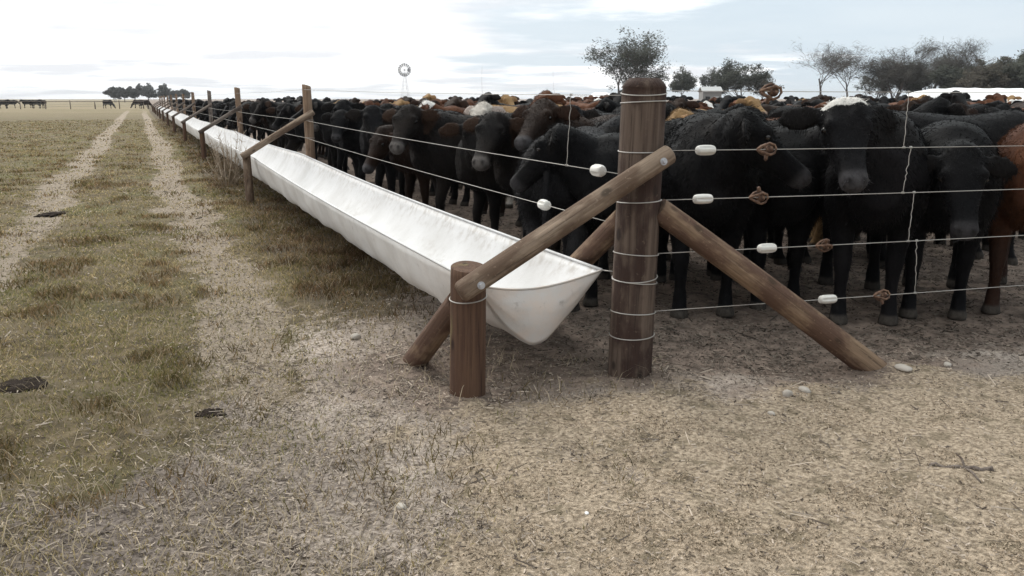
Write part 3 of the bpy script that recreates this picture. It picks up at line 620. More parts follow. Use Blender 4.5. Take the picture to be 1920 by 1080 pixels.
    for s in (-1, 1):     # brow and ears
        bmesh.ops.create_icosphere(bm, subdivisions=2, radius=.042, matrix=Matrix.Translation(hb + hd * .10 + hs * s * .088 + hu * .030))
        e0 = hb + hd * .0 + hs * s * .085 + hu * .0
        ed = (hs * s * .93 - ZV * (.16 + ear_droop) - Vector((math.cos(hy), math.sin(hy), 0)) * .22).normalized()
        fn = (Vector((math.cos(hy), math.sin(hy), 0)) + ZV * .25); fn = (fn - ed * fn.dot(ed)).normalized(); ew = ed.cross(fn)
        loft(bm, [(e0 + ed * k, ew, fn, w_, th, th * 1.2) for k, w_, th in ((-.01, .026, .024), (.035, .042, .022), (.085, .066, .016), (.14, .073, .014), (.185, .060, .012), (.222, .032, .010), (.238, .012, .008))], 14, 2.0)
    # tail
    limb(bm, [((-.66, 0, 1.12), .05, .05), ((-.715, 0, 1.09), .036, .036), ((-.745, 0, .98), .026, .026), ((-.75, .005, .80), .022, .022), ((-.745, .01, .62), .022, .022), ((-.74, .01, .50), .038, .034), ((-.735, .015, .38), .042, .036), ((-.73, .015, .28), .014, .014)], 10)
    me = bpy.data.meshes.new('tmp'); bmesh.ops.recalc_face_normals(bm, faces=bm.faces); bm.to_mesh(me); bm.free()
    tmp = bpy.data.objects.new('tmp', me); COL.objects.link(tmp)
    r = tmp.modifiers.new('r', 'REMESH'); r.mode = 'VOXEL'; r.voxel_size = voxel
    sm = tmp.modifiers.new('s', 'SMOOTH'); sm.factor = .5; sm.iterations = 3 if voxel < .02 else 1
    dg = bpy.context.evaluated_depsgraph_get(); dg.update()
    o = bpy.data.meshes.new_from_object(tmp.evaluated_get(dg)); o.name = name
    bpy.data.objects.remove(tmp); bpy.data.meshes.remove(me)
    n = len(o.vertices); co = np.empty(n * 3, np.float32); o.vertices.foreach_get('co', co); co = co.reshape(-1, 3).astype(float)
    no = np.empty(n * 3, np.float32); o.vertices.foreach_get('normal', no); no = no.reshape(-1, 3)
    # shaggy coat: small lumps along the normal
    lump = (fbm(co[:, 0] * 9 + co[:, 1] * 5, co[:, 2] * 7 + co[:, 1] * 6, 5, 3) - .5) * .014 * sstep(.35, .6, co[:, 2])
    rel = co - np.array(hb); hx = rel @ np.array(hd); hyy = rel @ np.array(hs); hz = rel @ np.array(hu)
    inhead = (hx > -.12) & (np.abs(hyy) < .15) & (np.abs(hz) < .2)
    lump = np.where(inhead & (hx > .2), 0, lump); co = co + no * lump[:, None]
    o.vertices.foreach_set('co', co.astype(np.float32).ravel())
    hfade = inhead.astype(float)
    fattr(o, 'muzzle', hfade * sstep(.36, .41, hx - .05 * np.maximum(0, -hz - .05)) * (hz > -.11))
    fattr(o, 'nostril', hfade * np.exp(-(((hx - .435) / .016) ** 2 + ((np.abs(hyy) - .036) / .016) ** 2)) * (hz > -.03))
    fattr(o, 'face', hfade * sstep(.02, .06, hx + .02) * (1 - sstep(.085, .105, np.abs(hyy))) * (hz > -.17))
    fattr(o, 'poll', ((hx > -.16) & (np.abs(hyy) < .11) & (hz > -.07)).astype(float) * sstep(.035, -.035, hx) * (hx > -.13))
    ears = (np.abs(hyy) > .135) & (np.abs(hx) < .14) & (np.abs(hz) < .18)
    fattr(o, 'ear', ears.astype(float)); fattr(o, 'hoof', sstep(.075, .055, co[:, 2]))
    fattr(o, 'low', 1 - sstep(.35, .75, co[:, 2]))
    o.polygons.foreach_set('use_smooth', [True] * len(o.polygons)); o.update()
    FUR[name] = fur_mesh(o, co, no, hx, inhead, np.array(hd))
    eyes = [hb + hd * .118 + hs * s * .108 + hu * .012 for s in (-1, 1)]
    return o, eyes, (hb, hd, hs, hu)
FUR = {}
def fur_mesh(o, co, no, hx, inhead, hd):
    """short coat hairs standing off the hide"""
    rg = np.random.default_rng(len(FUR) + 3); m = len(co)
    w_ = sstep(.40, .60, co[:, 2]); w_ = np.where(inhead, np.where(hx > .33, 0, .9), w_); w_ = np.maximum(w_, .25 * sstep(.12, .2, co[:, 2]))
    idx = rg.choice(m, 34000, p=w_ / w_.sum()); p = co[idx] + rg.normal(0, .007, (len(idx), 3)); n_ = no[idx]; n_ = n_ / np.maximum(np.linalg.norm(n_, axis=1, keepdims=True), 1e-6)
    lay = np.where(inhead[idx][:, None], hd[None, :] * .6, np.array([[-.55, 0, -.75]])); d = n_ * rg.uniform(.15, .6, (len(idx), 1)) + lay * .9 + rg.normal(0, .17, (len(idx), 3)); d /= np.linalg.norm(d, axis=1, keepdims=True)
    ln = rg.uniform(.018, .040, (len(idx), 1)) * np.where(inhead[idx], np.where(hx[idx] < -.0, .95, .5), 1.0)[:, None]
    s_ = np.cross(d, rg.normal(0, 1, (len(idx), 3))); s_ /= np.maximum(np.linalg.norm(s_, axis=1, keepdims=True), 1e-6); wd = .0019
    VV = np.stack([p - s_ * wd - n_ * .004, p + s_ * wd - n_ * .004, p + d * ln], 1).reshape(-1, 3)
    me = np_mesh('coat', VV, np.arange(len(VV)).reshape(-1, 3))
    for nm in ('muzzle', 'nostril', 'face', 'poll', 'ear', 'hoof', 'low'):
        a_ = np.empty(m, np.float32); o.attributes[nm].data.foreach_get('value', a_); fattr(me, nm, np.repeat(a_[idx], 3))
    me.materials.append(None); return me
def coat_mat(name, c0, c1, ear, face=None, poll=None, legs=None, patch=None, muz=(0.055, 0.052, 0.055)):
    m, t, b = new_mat(name)
    oi = N(t, 'ShaderNodeObjectInfo'); tcn = N(t, 'ShaderNodeTexCoord'); ad = N(t, 'ShaderNodeVectorMath', operation='ADD')
    rv = N(t, 'ShaderNodeVectorMath', operation='SCALE'); rv.inputs[0].default_value = (31, 17, 23); t.links.new(oi.outputs['Random'], rv.inputs['Scale'])
    t.links.new(tcn.outputs['Object'], ad.inputs[0]); t.links.new(rv.outputs[0], ad.inputs[1]); v = ad.outputs[0]
    n1 = noise(t, 2.6, 5, .6, vec=v); n2 = noise(t, 1, 4, .65, vec=v, stretch=(60, 60, 34)); n3 = noise(t, 9, 4, .6, vec=v)
    c = mixc(t, ramp(t, n1, [(.35, grey(0)), (.68, grey(1))]), c0, c1)
    c = mixc(t, math_n(t, 'MULTIPLY', oi.outputs['Random'], 0.35), c, tuple(k * .55 for k in c0))
    if legs: c = mixc(t, attr(t, 'low'), c, legs)
    if patch: c = mixc(t, ramp(t, n1, [(.53, grey(0)), (.56, grey(1))]), c, patch)
    c = mixc(t, attr(t, 'ear'), c, ear)
    ed = math_n(t, 'ADD', n3, -.5)
    if face: c = mixc(t, ramp(t, math_n(t, 'ADD', attr(t, 'face'), math_n(t, 'MULTIPLY', ed, .8)), [(.42, grey(0)), (.58, grey(1))]), c, face)
    if poll: c = mixc(t, ramp(t, math_n(t, 'ADD', attr(t, 'poll'), math_n(t, 'MULTIPLY', ed, .9)), [(.42, grey(0)), (.58, grey(1))]), c, poll)
    c = mixc(t, attr(t, 'muzzle'), c, muz)
    c = mixc(t, attr(t, 'nostril'), c, (.006, .005, .005))
    c = mixc(t, attr(t, 'hoof'), c, (.06, .052, .045))
    c = mixc(t, ramp(t, n2, [(.3, grey(.35)), (.6, grey(0))]), c, (.003, .003, .003))
    t.links.new(c, b.inputs['Base Color']); b.inputs['Roughness'].default_value = .66; b.inputs['Specular IOR Level'].default_value = .08
    b.inputs['Sheen Weight'].default_value = .02; b.inputs['Sheen Roughness'].default_value = .45; b.inputs['Sheen Tint'].default_value = (*[min(1, .25 + 3 * k) for k in c1], 1)
    bump(t, b, math_n(t, 'ADD', n2, math_n(t, 'MULTIPLY', n3, .8)), .35, .015); return m
WHITE = (.72, .70, .67)
M_BLACK = coat_mat('black_coat', (.0035, .0035, .0045), (.008, .0075, .008), (.006, .005, .005), muz=(.035, .033, .035))
M_BLACKBR = coat_mat('black_coat_brown_ears', (.006, .0055, .006), (.016, .012, .010), (.030, .016, .010), muz=(.10, .09, .085))
M_DARKBR = coat_mat('dark_brown_coat', (.014, .008, .006), (.030, .016, .010), (.028, .014, .009))
M_RED = coat_mat('red_brown_coat', (.060, .023, .012), (.125, .050, .023), (.08, .032, .016), legs=(.03, .015, .01))
M_TAN = coat_mat('tan_coat', (.24, .145, .065), (.36, .23, .115), (.27, .16, .08), muz=(.25, .17, .13))
M_REDW = coat_mat('red_white_face_coat', (.060, .023, .012), (.125, .050, .023), (.08, .032, .016), face=WHITE, poll=WHITE, legs=(.03, .015, .01), muz=(.4, .3, .27))
M_BLACKW = coat_mat('black_white_face_coat', (.004, .004, .005), (.009, .008, .009), (.007, .006, .006), face=WHITE, poll=WHITE, muz=(.12, .1, .1))
M_POLL = coat_mat('black_white_poll_coat', (.004, .004, .005), (.009, .008, .009), (.007, .006, .006), poll=(.62, .60, .57))
M_GREY = coat_mat('grey_roan_coat', (.014, .014, .016), (.034, .032, .033), (.012, .011, .011))
M_PIED = coat_mat('black_pied_coat', (.004, .004, .005), (.009, .008, .009), (.007, .006, .006), patch=WHITE, face=WHITE)
M_BLAZE = coat_mat('black_coat_pale_muzzle', (.004, .004, .005), (.009, .008, .009), (.012, .009, .008), muz=(.42, .40, .38))
M_WHITE = coat_mat('off_white_coat', (.50, .46, .41), (.66, .62, .57), (.45, .38, .34), muz=(.3, .22, .2))
m_eye, t, b = new_mat('eye'); b.inputs['Base Color'].default_value = (.008, .006, .005, 1); b.inputs['Roughness'].default_value = .15
bm = bmesh.new(); bmesh.ops.create_uvsphere(bm, u_segments=12, v_segments=8, radius=.019); EYE = bpy.data.meshes.new('eye'); bm.to_mesh(EYE); bm.free(); EYE.materials.append(m_eye); EYE.polygons.foreach_set('use_smooth', [True] * len(EYE.polygons))
V = {}
V['fwd'] = build_cow('cattle_a', 0, 0, .16, 50, (.04, -.03, -.05, .06))
V['left'] = build_cow('cattle_b', .55, .35, .16, 46, (-.04, .05, .05, -.03))
V['right'] = build_cow('cattle_c', -.55, -.35, .16, 46, (.06, -.06, -.02, .03))
V['low'] = build_cow('cattle_d', .12, .1, -.04, 58, (.03, .04, -.06, -.04), ear_droop=.1)
V['high'] = build_cow('cattle_e', -.12, .15, .22, 34, (-.03, .03, .05, -.05))
V['hleft'] = build_cow('cattle_f', 1.0, .55, .15, 46, (.05, .02, -.03, -.02))
V['hright'] = build_cow('cattle_g', -1.0, -.55, .15, 46, (-.05, -.02, .06, .02))
V['alert'] = build_cow('cattle_l', .1, -.2, .31, 32, (-.02, .04, .03, -.05))
V['graze'] = build_cow('cattle_h', .1, .1, -.62, 62, (.10, -.05, -.08, .08), neck_len=.52)
V['turned'] = build_cow('cattle_j', .45, 1.2, .13, 40, (.05, .02, -.06, -.02), ear_droop=.12)
V['bend'] = build_cow('cattle_k', -.6, .85, .16, 50, (.03, -.02, -.04, .04))
V['profile'] = build_cow('cattle_i', .10, .12, .10, 40, (-.06, .0, .10, .05), ear_droop=.22)
VN = ['fwd', 'left', 'right', 'low', 'high', 'hleft', 'hright']
MESHES = {}
def cow_mesh(v, mat):
    k = (v, mat.name)
    if k not in MESHES:
        me = V[v][0].copy(); me.materials.clear(); me.materials.append(mat); MESHES[k] = me
    return MESHES[k]
HERD = []
def cow(x, y, head_deg, v, mat, s=1.0, label='', eyes=False, name='steer', group='cattle in the pen', zoff=None):
    o = bpy.data.objects.new(name, cow_mesh(v, mat)); COL.objects.link(o)
    z = float(ground_z(np.array([x]), np.array([y]))[0]) - .012 if y < 40 else -.01
    o.location = (x, y, z); o.rotation_euler = (0, 0, math.radians(head_deg)); o.scale = (s, s, s)
    if eyes:
        for e in V[v][1]:
            q = bpy.data.objects.new('eye', EYE); COL.objects.link(q); q.parent = o; q.location = e
        q = bpy.data.objects.new('coat', FUR[V[v][0].name]); COL.objects.link(q); q.parent = o
        q.material_slots[0].link = 'OBJECT'; q.material_slots[0].material = mat
    tag(o, label, 'cattle', group); HERD.append(o); return o
# heading: 0 = +X (to the right), 90 = along the trough away, 180 = towards the trough, 270 = towards the camera
RHEAD = math.degrees(math.atan2(-math.sin(YAW), math.cos(YAW)))      # straight right in the picture
# the row behind the right fence
cow(3.40, 4.38, 235, 'turned', M_BLACK, 1.05, 'black steer just right of the corner post, head turned to the right', True)
cow(4.24, 3.80, 228, 'bend', M_POLL, 1.06, 'black steer with a white tuft on its poll, facing the right fence', True)
cow(4.74, 3.62, 219, 'low', M_BLACK, 1.0, 'black steer facing the camera head on behind the stacked wire droppers', True)
cow(5.34, 3.42, 212, 'hleft', M_RED, 1.0, 'red brown steer at the right edge with its ear toward the fence', True)
cow(6.0, 4.55, RHEAD + 6, 'fwd', M_BLACK, 1.04, 'black steer side on, long back above the red brown right edge steer', True)
cow(4.3, 5.2, RHEAD - 12, 'right', M_BLACK, 1.0, 'black steer standing behind the white tuft steer and the corner steer', True)
cow(5.15, 5.8, RHEAD + 180, 'fwd', M_TAN, .98, 'tan steer whose back shows right of the white tuft', True)
cow(5.8, 6.6, RHEAD - 10, 'right', M_RED, 1.0, 'red brown steer standing right behind the tan back', True)
cow(6.35, 6.0, 225, 'fwd', M_REDW, 1.02, 'red steer with white face near the stacked wire droppers', True)
cow(7.3, 5.6, 205, 'left', M_DARKBR, 1.05, 'dark brown steer right of the white faced red one', True)
cow(3.6, 6.25, 215, 'high', M_DARKBR, 1.0, 'dark brown steer showing right of the corner post top', True)
# the row at the trough: heads over the canvas
cow(3.30, 6.00, 172, 'left', M_BLACKBR, .98, 'black steer with brown ears nearest the trough end, muzzle pale', True)
cow(3.22, 6.78, 178, 'hleft', M_BLACKBR, .95, 'black steer looking at the camera over the trough, second in the row', True)
cow(3.15, 7.75, 176, 'left', M_BLACKBR, 1.02, 'black steer with pale muzzle, third in the row at the trough', True)
cow(3.15, 8.7, 184, 'low', M_DARKBR, .98, 'dark brown steer with round ears, fourth in the row at the trough', True)
cow(3.10, 9.7, 182, 'hleft', M_BLAZE, 1.0, 'black steer with white muzzle just right of the first fence post', True)
cow(2.74, 5.0, 48, 'right', M_GREY, .97, 'grey black steer seen from behind just left of the corner post', True)
cow(4.15, 7.9, 250, 'fwd', M_BLAZE, 1.0, 'black steer with white muzzle in the second row left of the corner post', True)
cow(4.45, 9.6, 215, 'high', M_WHITE, .98, 'off white steer among the brown backs left of the corner post', True)

# the rest of the herd: packed at random, no two overlapping
def caps(o_x, o_y, hd):
    c_, s_ = math.cos(math.radians(hd)), math.sin(math.radians(hd)); return [(o_x + c_ * k, o_y + s_ * k) for k in (-.5, -.1, .3, .75)]
TAKEN = []
for o in HERD: TAKEN += caps(o.location.x, o.location.y, math.degrees(o.rotation_euler.z))
HR = random.Random(41)
def try_cow(x, y, hd, v, mat, s, sep=.52, **kw):
    cs = caps(x, y, hd)
    for a, b_ in cs:
        if a < 2.42 or (a - 2.08) * .177 + (b_ - 3.19) * .984 < .5: return None
        for q in TAKEN:
            if (q[0] - a) ** 2 + (q[1] - b_) ** 2 < sep * sep: return None
    TAKEN.extend(cs); return cow(x, y, hd, v, mat, s, **kw)
def pick(px, d):
    r = HR.random()
    if d < 0: t_ = ((.66, M_BLACK), (.90, M_BLACKBR), (.97, M_DARKBR), (1, M_GREY))
    elif px < 640: t_ = ((.62, M_BLACK), (.80, M_BLACKBR), (.90, M_DARKBR), (.96, M_GREY), (.98, M_BLACKW), (1, M_DARKBR))
    elif px < 860 and d < 15: t_ = ((.6, M_BLACK), (.85, M_BLACKBR), (1, M_DARKBR))
    elif px < 1130 and d > 11: t_ = ((.15, M_BLACK), (.40, M_DARKBR), (.74, M_RED), (.92, M_TAN), (.97, M_REDW), (1, M_BLACKBR))
    elif px < 1130: t_ = ((.4, M_BLACKBR), (.62, M_DARKBR), (.72, M_RED), (1, M_BLACK))
    else: t_ = ((.50 if d > 9 else .75, M_BLACK), (.66 if d > 9 else .85, M_DARKBR), (.86 if d > 9 else .92, M_RED), (.93, M_TAN), (.95, M_BLACKW), (.97, M_REDW), (1, M_GREY))
    for k, m in t_:
        if r <= k: return m
y = 10.6
while y < 80:
    x = HR.uniform(2.95, 3.35); m = pick(PX((x, y, 1))[0], -1)
    try_cow(x, y, 180 + HR.uniform(-22, 22), HR.choice(['fwd', 'left', 'hleft', 'low', 'left']), m, HR.uniform(.95, 1.06), .42, eyes=y < 22)
    y += HR.uniform(.62, .95) * (1 + max(0, y - 25) / 60)
for k in range(3500):
    d = HR.uniform(4.8, 11); px = HR.uniform(600, 1960); p = D(px, d)
    try_cow(p.x, p.y, HR.choice([243, 215, 275, 190, 335]) + HR.uniform(-25, 25), HR.choice(VN), HR.choice([M_BLACK, M_BLACK, M_BLACK, M_BLACKBR, M_DARKBR]), HR.uniform(.92, 1.02), .37, eyes=True)
for k in range(16000):
    d = 5.0 + 40 * HR.random() ** 1.3; px = HR.uniform(300, 1990)
    p = D(px, d); hd = HR.choice([180, 200, 225, 0, 335, 250, 60, 150]) + HR.uniform(-28, 28)
    if p.x < 2.9: continue
    if d > 14 and HR.random() < .6: continue
    facing = abs(((hd - 240 + 180) % 360) - 180) < 60
    if d > 8.5 and HR.random() < .5: hd = 243 + HR.uniform(-45, 45); facing = True
    v = HR.choice(['high', 'alert', 'alert', 'left', 'right'] if d > 8.5 else ['high', 'fwd', 'left', 'right']) if facing else HR.choice(VN)
    try_cow(p.x, p.y, hd, v, pick(px, d), HR.uniform(.92, 1.07), (.41 if d < 14 else .60), eyes=d < 13)
# name every one of them by its coat and by what it stands near in the view
WORD = {'black_coat': 'black', 'black_coat_brown_ears': 'brown eared black', 'dark_brown_coat': 'dark brown', 'red_brown_coat': 'red brown', 'tan_coat': 'tan', 'red_white_face_coat': 'white faced red', 'black_white_face_coat': 'white faced black', 'black_white_poll_coat': 'black', 'grey_roan_coat': 'grey black', 'black_pied_coat': 'black and white', 'black_coat_pale_muzzle': 'white muzzled black', 'off_white_coat': 'off white'}
NTH = ['', 'second ', 'third ', 'fourth ', 'fifth ', 'sixth ', 'seventh ', 'eighth ', 'ninth ', 'tenth ', 'eleventh ', 'twelfth ', 'thirteenth ', 'fourteenth ', 'fifteenth ', 'sixteenth ', 'seventeenth ', 'eighteenth ', 'nineteenth ', 'twentieth ']
SKIP = set([43, 45, 50, 51, 63, 67, 68, 69, 70, 72, 76, 78, 79, 81, 82, 83, 84, 85, 86, 87, 88, 89, 90, 91, 93, 94, 97, 98, 101, 104, 105, 106, 107, 108, 109, 113, 117, 119, 120, 122, 123, 131, 133, 134, 135, 136, 139, 140, 146, 149, 151, 152, 155, 157, 158, 159, 160, 162, 163, 165, 167, 168, 171, 173, 174, 176, 177, 179, 182, 184, 187, 189, 191, 192, 194, 195, 196, 198, 199, 201, 202, 204, 205, 206, 207, 208, 211, 213, 215, 218, 221, 222, 223, 224, 225, 226, 228, 229, 230, 231, 233, 235, 237, 238, 239, 241, 242, 243, 244, 245, 248, 249, 251, 252, 253, 255, 256, 257, 259, 260, 262, 263, 264, 267, 269, 271, 273, 275, 277, 278, 279, 281, 282, 283, 284, 286, 288, 290, 291, 292, 293, 294, 295, 296, 297, 298, 300, 301, 302, 303, 305, 306, 307, 308, 309, 310, 312, 313, 314, 315, 316, 318, 322, 323, 324, 326, 327, 330, 331, 333, 334, 335, 336, 337, 338, 339, 340, 342, 343, 344, 346, 350, 351, 352, 353, 354, 355, 357, 359, 360, 361, 362, 364, 365, 366, 368, 369, 370, 371, 373, 374, 375, 377, 378, 379, 381, 382, 385, 386, 388, 389, 390, 392, 393, 394, 395, 396, 397, 399, 400, 404, 406, 408, 409, 411, 412, 413, 414, 417, 418, 419, 420, 424, 426, 427, 428, 429, 430, 431, 432, 433, 434, 436, 437, 438, 439, 440, 443, 444, 446, 447, 448, 449, 450])
for k, o in enumerate(list(HERD)): o['idx'] = k
ALLH = list(HERD)
for o in ALLH:
    if o['idx'] in SKIP:
        for ch in list(o.children): bpy.data.objects.remove(ch)
        HERD.remove(o); bpy.data.objects.remove(o)
cell = {}
for o in HERD:
    if o.get('label'): continue
    px, py, d = PX(o.location + Vector((0, 0, 1.1)))
    where = 'beyond the second fence post' if px < 440 else 'between first and second fence posts' if px < 575 else 'between first fence post and windmill' if px < 760 else 'between windmill and corner post' if px < 1205 else 'between corner post and wire droppers' if px < 1700 else 'right of the wire droppers'
    depth = 'front herd' if d < 8 else 'middle herd' if d < 16 else 'rear herd'
    cell.setdefault((WORD[o.data.materials[0].name], depth, where), []).append((px, o))
for (wd, depth, where), L in cell.items():
    L.sort(key=lambda q: q[0])
    for i, (px, o) in enumerate(L):
        o['label'] = f"only {wd} steer of the {depth} {where}" if len(L) == 1 else f"leftmost {wd} steer of the {depth} {where}" if i == 0 else f"{NTH[i] if i < len(NTH) else 'further '}{wd} steer from left, {depth}, {where}"
for o in HERD: del o['idx']
# grazing stock outside the pen, by the far cross fence
for px, hd, v, m, lab in ((4, RHEAD, 'fwd', M_BLACK, 'black steer at the left edge by the far pasture fence'), (20, RHEAD + 15, 'low', M_BLACK, 'second black steer from the left by the far pasture fence'), (50, RHEAD + 185, 'fwd', M_BLACK, 'third black steer from the left by the far pasture fence'), (66, RHEAD + 170, 'low', M_BLACK, 'black steer touching the brown one by the far pasture fence'), (79, 250, 'fwd', M_DARKBR, 'brown steer right of the black bunch by the far pasture fence'), (201, RHEAD - 10, 'graze', M_BLACK, 'lone black steer at the far end of the left wheel track'), (258, RHEAD + 180, 'graze', M_DARKBR, 'dark brown steer at the far end of the right wheel track'), (270, RHEAD + 10, 'graze', M_DARKBR, 'dark brown steer nearest the far trough end')):
    p = D(px, 114 + (px * 7) % 9); cow(p.x, p.y, hd, v, m, 1.0, lab, group='cattle loose by the far fence')

# ------------------------------------------------------------------ trees
m_bark, t, b = new_mat('grey_bark'); t.links.new(mixc(t, noise(t, 3, 4), (0.05, 0.042, 0.038), (0.10, 0.085, 0.075)), b.inputs['Base Color']); b.inputs['Roughness'].default_value = .9
def leaf_mat(name, a, c_):
    m, t, b = new_mat(name); t.links.new(mixc(t, ramp(t, noise(t, .55, 3), [(.35, grey(0)), (.65, grey(1))]), a, c_), b.inputs['Base Color']); b.inputs['Roughness'].default_value = .8; b.inputs['Specular IOR Level'].default_value = .2; return m
L_DARK = leaf_mat('dark_foliage', (0.030, 0.034, 0.026), (0.060, 0.064, 0.048)); L_TWIG = leaf_mat('bare_twigs', (0.046, 0.043, 0.038), (0.080, 0.073, 0.063)); L_BROWN = leaf_mat('brownish_foliage', (0.046, 0.038, 0.028), (0.066, 0.058, 0.042))
def tree(px, dist, top_y, wid_px, label, leaf, dens=1.0, bare=False, stems=1, lean=0.0, seed=0, base_frac=.22, leafsize=.30, droop=.15, name='tree', group='trees on the horizon'):
    rg = random.Random(seed); p0 = D(px, dist); Ht = CAM_H + (HOR_Y - top_y) / 1548.0 * dist; Wd = wid_px / 1548.0 * dist * .5
    root = empty(name, (p0.x, p0.y, -.05)); tag(root, label, 'tree', group)
    tubes, tips = [], []
    def branch(p, d, L, r, lev):
        pts, rr = [p.copy()], [r]; n = 5 if lev < 2 else 3
        for k in range(n):
            d = (d + Vector((rg.uniform(-1, 1), rg.uniform(-1, 1), rg.uniform(-.5, .7))) * (.16 + .05 * lev)).normalized()
            p = p + d * (L / n); pts.append(p.copy()); rr.append(r * (1 - .55 * (k + 1) / n))
        tubes.append((pts, rr, 8 if lev == 0 else 5 if lev < 3 else 3))
        mx = 4
        if lev >= mx or L < Ht * .045: tips.append((p.copy(), d.copy(), L)); return
        if lev >= 2: tips.append((p.copy(), d.copy(), L))
        for q in range(rg.choice((3, 4)) if lev else rg.choice((4, 5))):
            a = rg.uniform(0, 6.283); sp_ = rg.uniform(.35, .95) * (1.15 if lev < 2 else 1)
            side_ = Vector((math.cos(a), math.sin(a), 0)); nd_ = (d * math.cos(sp_) + side_ * math.sin(sp_) + Vector((0, 0, .16 - droop * (lev > 1)))).normalized()
            st = pts[max(1 if lev else 2, len(pts) - 1 - rg.choice((0, 1, 1, 2, 3)))]
            branch(st, nd_, L * rg.uniform(.62, .86), rr[-1] * rg.uniform(.6, .8), lev + 1)
    for s in range(stems):
        a = rg.uniform(0, 6.28); d0 = Vector((math.cos(a) * .22 * (stems > 1) + lean * RT.x, math.sin(a) * .22 * (stems > 1) + lean * RT.y, 1)).normalized()
        branch(Vector((rg.uniform(-.3, .3) * (stems > 1), rg.uniform(-.3, .3) * (stems > 1), 0)), d0, Ht * (.30 if not bare else .27) * rg.uniform(.85, 1.15), Ht * .022, 0)
    # fit the skeleton into the tree's own height and spread
    P_ = np.array([q for pts, _, _ in tubes for q in pts]); zt = np.percentile(np.array([q[0].z for q in tips]), 98); wx = np.percentile(np.hypot(P_[:, 0], P_[:, 1]), 90)
    sz = (Ht - .2) / zt; sx = Wd / max(wx, .1)
    def fit(q):
        f_ = min(1, max(0, q.z * sz / (Ht * .25))); return Vector((q.x * (f_ * sx + (1 - f_) * min(sx, sz)), q.y * (f_ * sx + (1 - f_) * min(sx, sz)), q.z * sz))
    mesh_v, mesh_f = [], []
    for pts, rr, sg in tubes:
        m_ = [fit(q) for q in pts]; b0 = len(mesh_v)
        for i, q in enumerate(m_):
            d = (m_[min(i + 1, len(m_) - 1)] - m_[max(i - 1, 0)]).normalized(); u = d.orthogonal().normalized(); v_ = d.cross(u)
            for j in range(sg):
                a = 6.2832 * j / sg; mesh_v.append(q + (u * math.cos(a) + v_ * math.sin(a)) * max(rr[i], .014 if not bare else .016))
        for i in range(len(m_) - 1):
            for j in range(sg): mesh_f.append((b0 + i * sg + j, b0 + i * sg + (j + 1) % sg, b0 + (i + 1) * sg + (j + 1) % sg, b0 + (i + 1) * sg + j))
    me = bpy.data.meshes.new('trunk'); me.from_pydata(mesh_v, [], mesh_f); me.update(); link('trunk', me, m_bark, root, True)
    LV, LF = [], []
    for q, d, L in tips:
        q = fit(q); R_ = Ht * (.040 if not bare else .045) * rg.uniform(.7, 1.3)
        if rg.random() > (.5 if dens < 1.05 and not bare else .62 if dens < 1.2 else .9): continue
        for k in range(int((24 if not bare else 15) * dens * rg.uniform(.4, 1.5))):
            c_ = q + Vector((rg.gauss(0, 1) * R_, rg.gauss(0, 1) * R_, rg.gauss(0, .75) * R_ - droop * R_))
            if c_.z < Ht * base_frac * rg.uniform(.6, 1.3): continue
            a = Vector((rg.gauss(0, 1), rg.gauss(0, 1), rg.gauss(0, 1) + (0.9 if bare else -.4))).normalized(); s_ = a.orthogonal().normalized()
            ln = leafsize * rg.uniform(.5, 1.3) * (2.0 if bare else 1); wd = leafsize * (.10 if bare else .42) * rg.uniform(.6, 1.3)
            b0 = len(LV); LV += [c_ - a * ln * .5, c_ + s_ * wd * .5, c_ + a * ln * .5, c_ - s_ * wd * .5]; LF.append((b0, b0 + 1, b0 + 2, b0 + 3))
    if LF:
        me = bpy.data.meshes.new('crown'); me.from_pydata(LV, [], LF); me.update(); link('crown', me, leaf, root)
    return root
L_FAR = leaf_mat('hazed_far_foliage', (0.060, 0.063, 0.060), (0.10, 0.103, 0.098))  # far leaves greyed and lightened: haze put into their colour
tree(1166, 110, 74, 150, 'tall open dark tree rising behind the corner post', L_DARK, 1.0, stems=4, lean=.10, seed=4, leafsize=.34, base_frac=.12)
tree(1278, 150, 135, 46, 'small dense dark tree just right of the corner post', L_DARK, 1.25, seed=5, base_frac=.1, leafsize=.4)
tree(1331, 175, 132, 32, 'slim airy tree rising behind the white roofed shed', L_DARK, .8, seed=8, leafsize=.38)
tree(1388, 140, 121, 78, 'rounded dark tree just right of the white roofed shed', L_DARK, 1.2, stems=2, seed=10, base_frac=.08, leafsize=.4)
tree(1434, 146, 140, 62, 'low brownish tree behind the topmost rusty wire strainer', L_BROWN, 1.0, stems=2, seed=12, base_frac=.05, leafsize=.4)
tree(1540, 120, 87, 128, 'large nearly bare tree with wide fine twigged crown', L_TWIG, 1.0, True, stems=1, seed=13, leafsize=.42)
tree(1592, 124, 92, 100, 'nearly bare tree touching the large wide one on its right', L_TWIG, 1.0, True, seed=19, leafsize=.42)
tree(1676, 118, 92, 100, 'bushy half bare tree left of the white silage bag', L_TWIG, 1.5, True, stems=3, seed=21, base_frac=.08, leafsize=.42)
tree(1640, 128, 128, 60, 'low drooping tree between the bare trees', L_DARK, .8, stems=2, seed=22, base_frac=.08, leafsize=.36)
tree(1743, 125, 92, 66, 'thin leaning bare tree above the silage bag end', L_TWIG, .8, True, stems=2, lean=.15, seed=24, leafsize=.42)
tree(1803, 116, 84, 92, 'tall bare twiggy tree above the white silage bag', L_TWIG, .9, True, stems=3, seed=27, leafsize=.42)
tree(1800, 112, 128, 78, 'dark bush under the tall bare tree by the silage bag', L_DARK, 1.3, stems=3, seed=28, base_frac=.02, leafsize=.38)
tree(1712, 122, 118, 60, 'low dark bushy tree between half bare and leaning trees', L_DARK, 1.1, stems=3, seed=41, base_frac=.03, leafsize=.36)
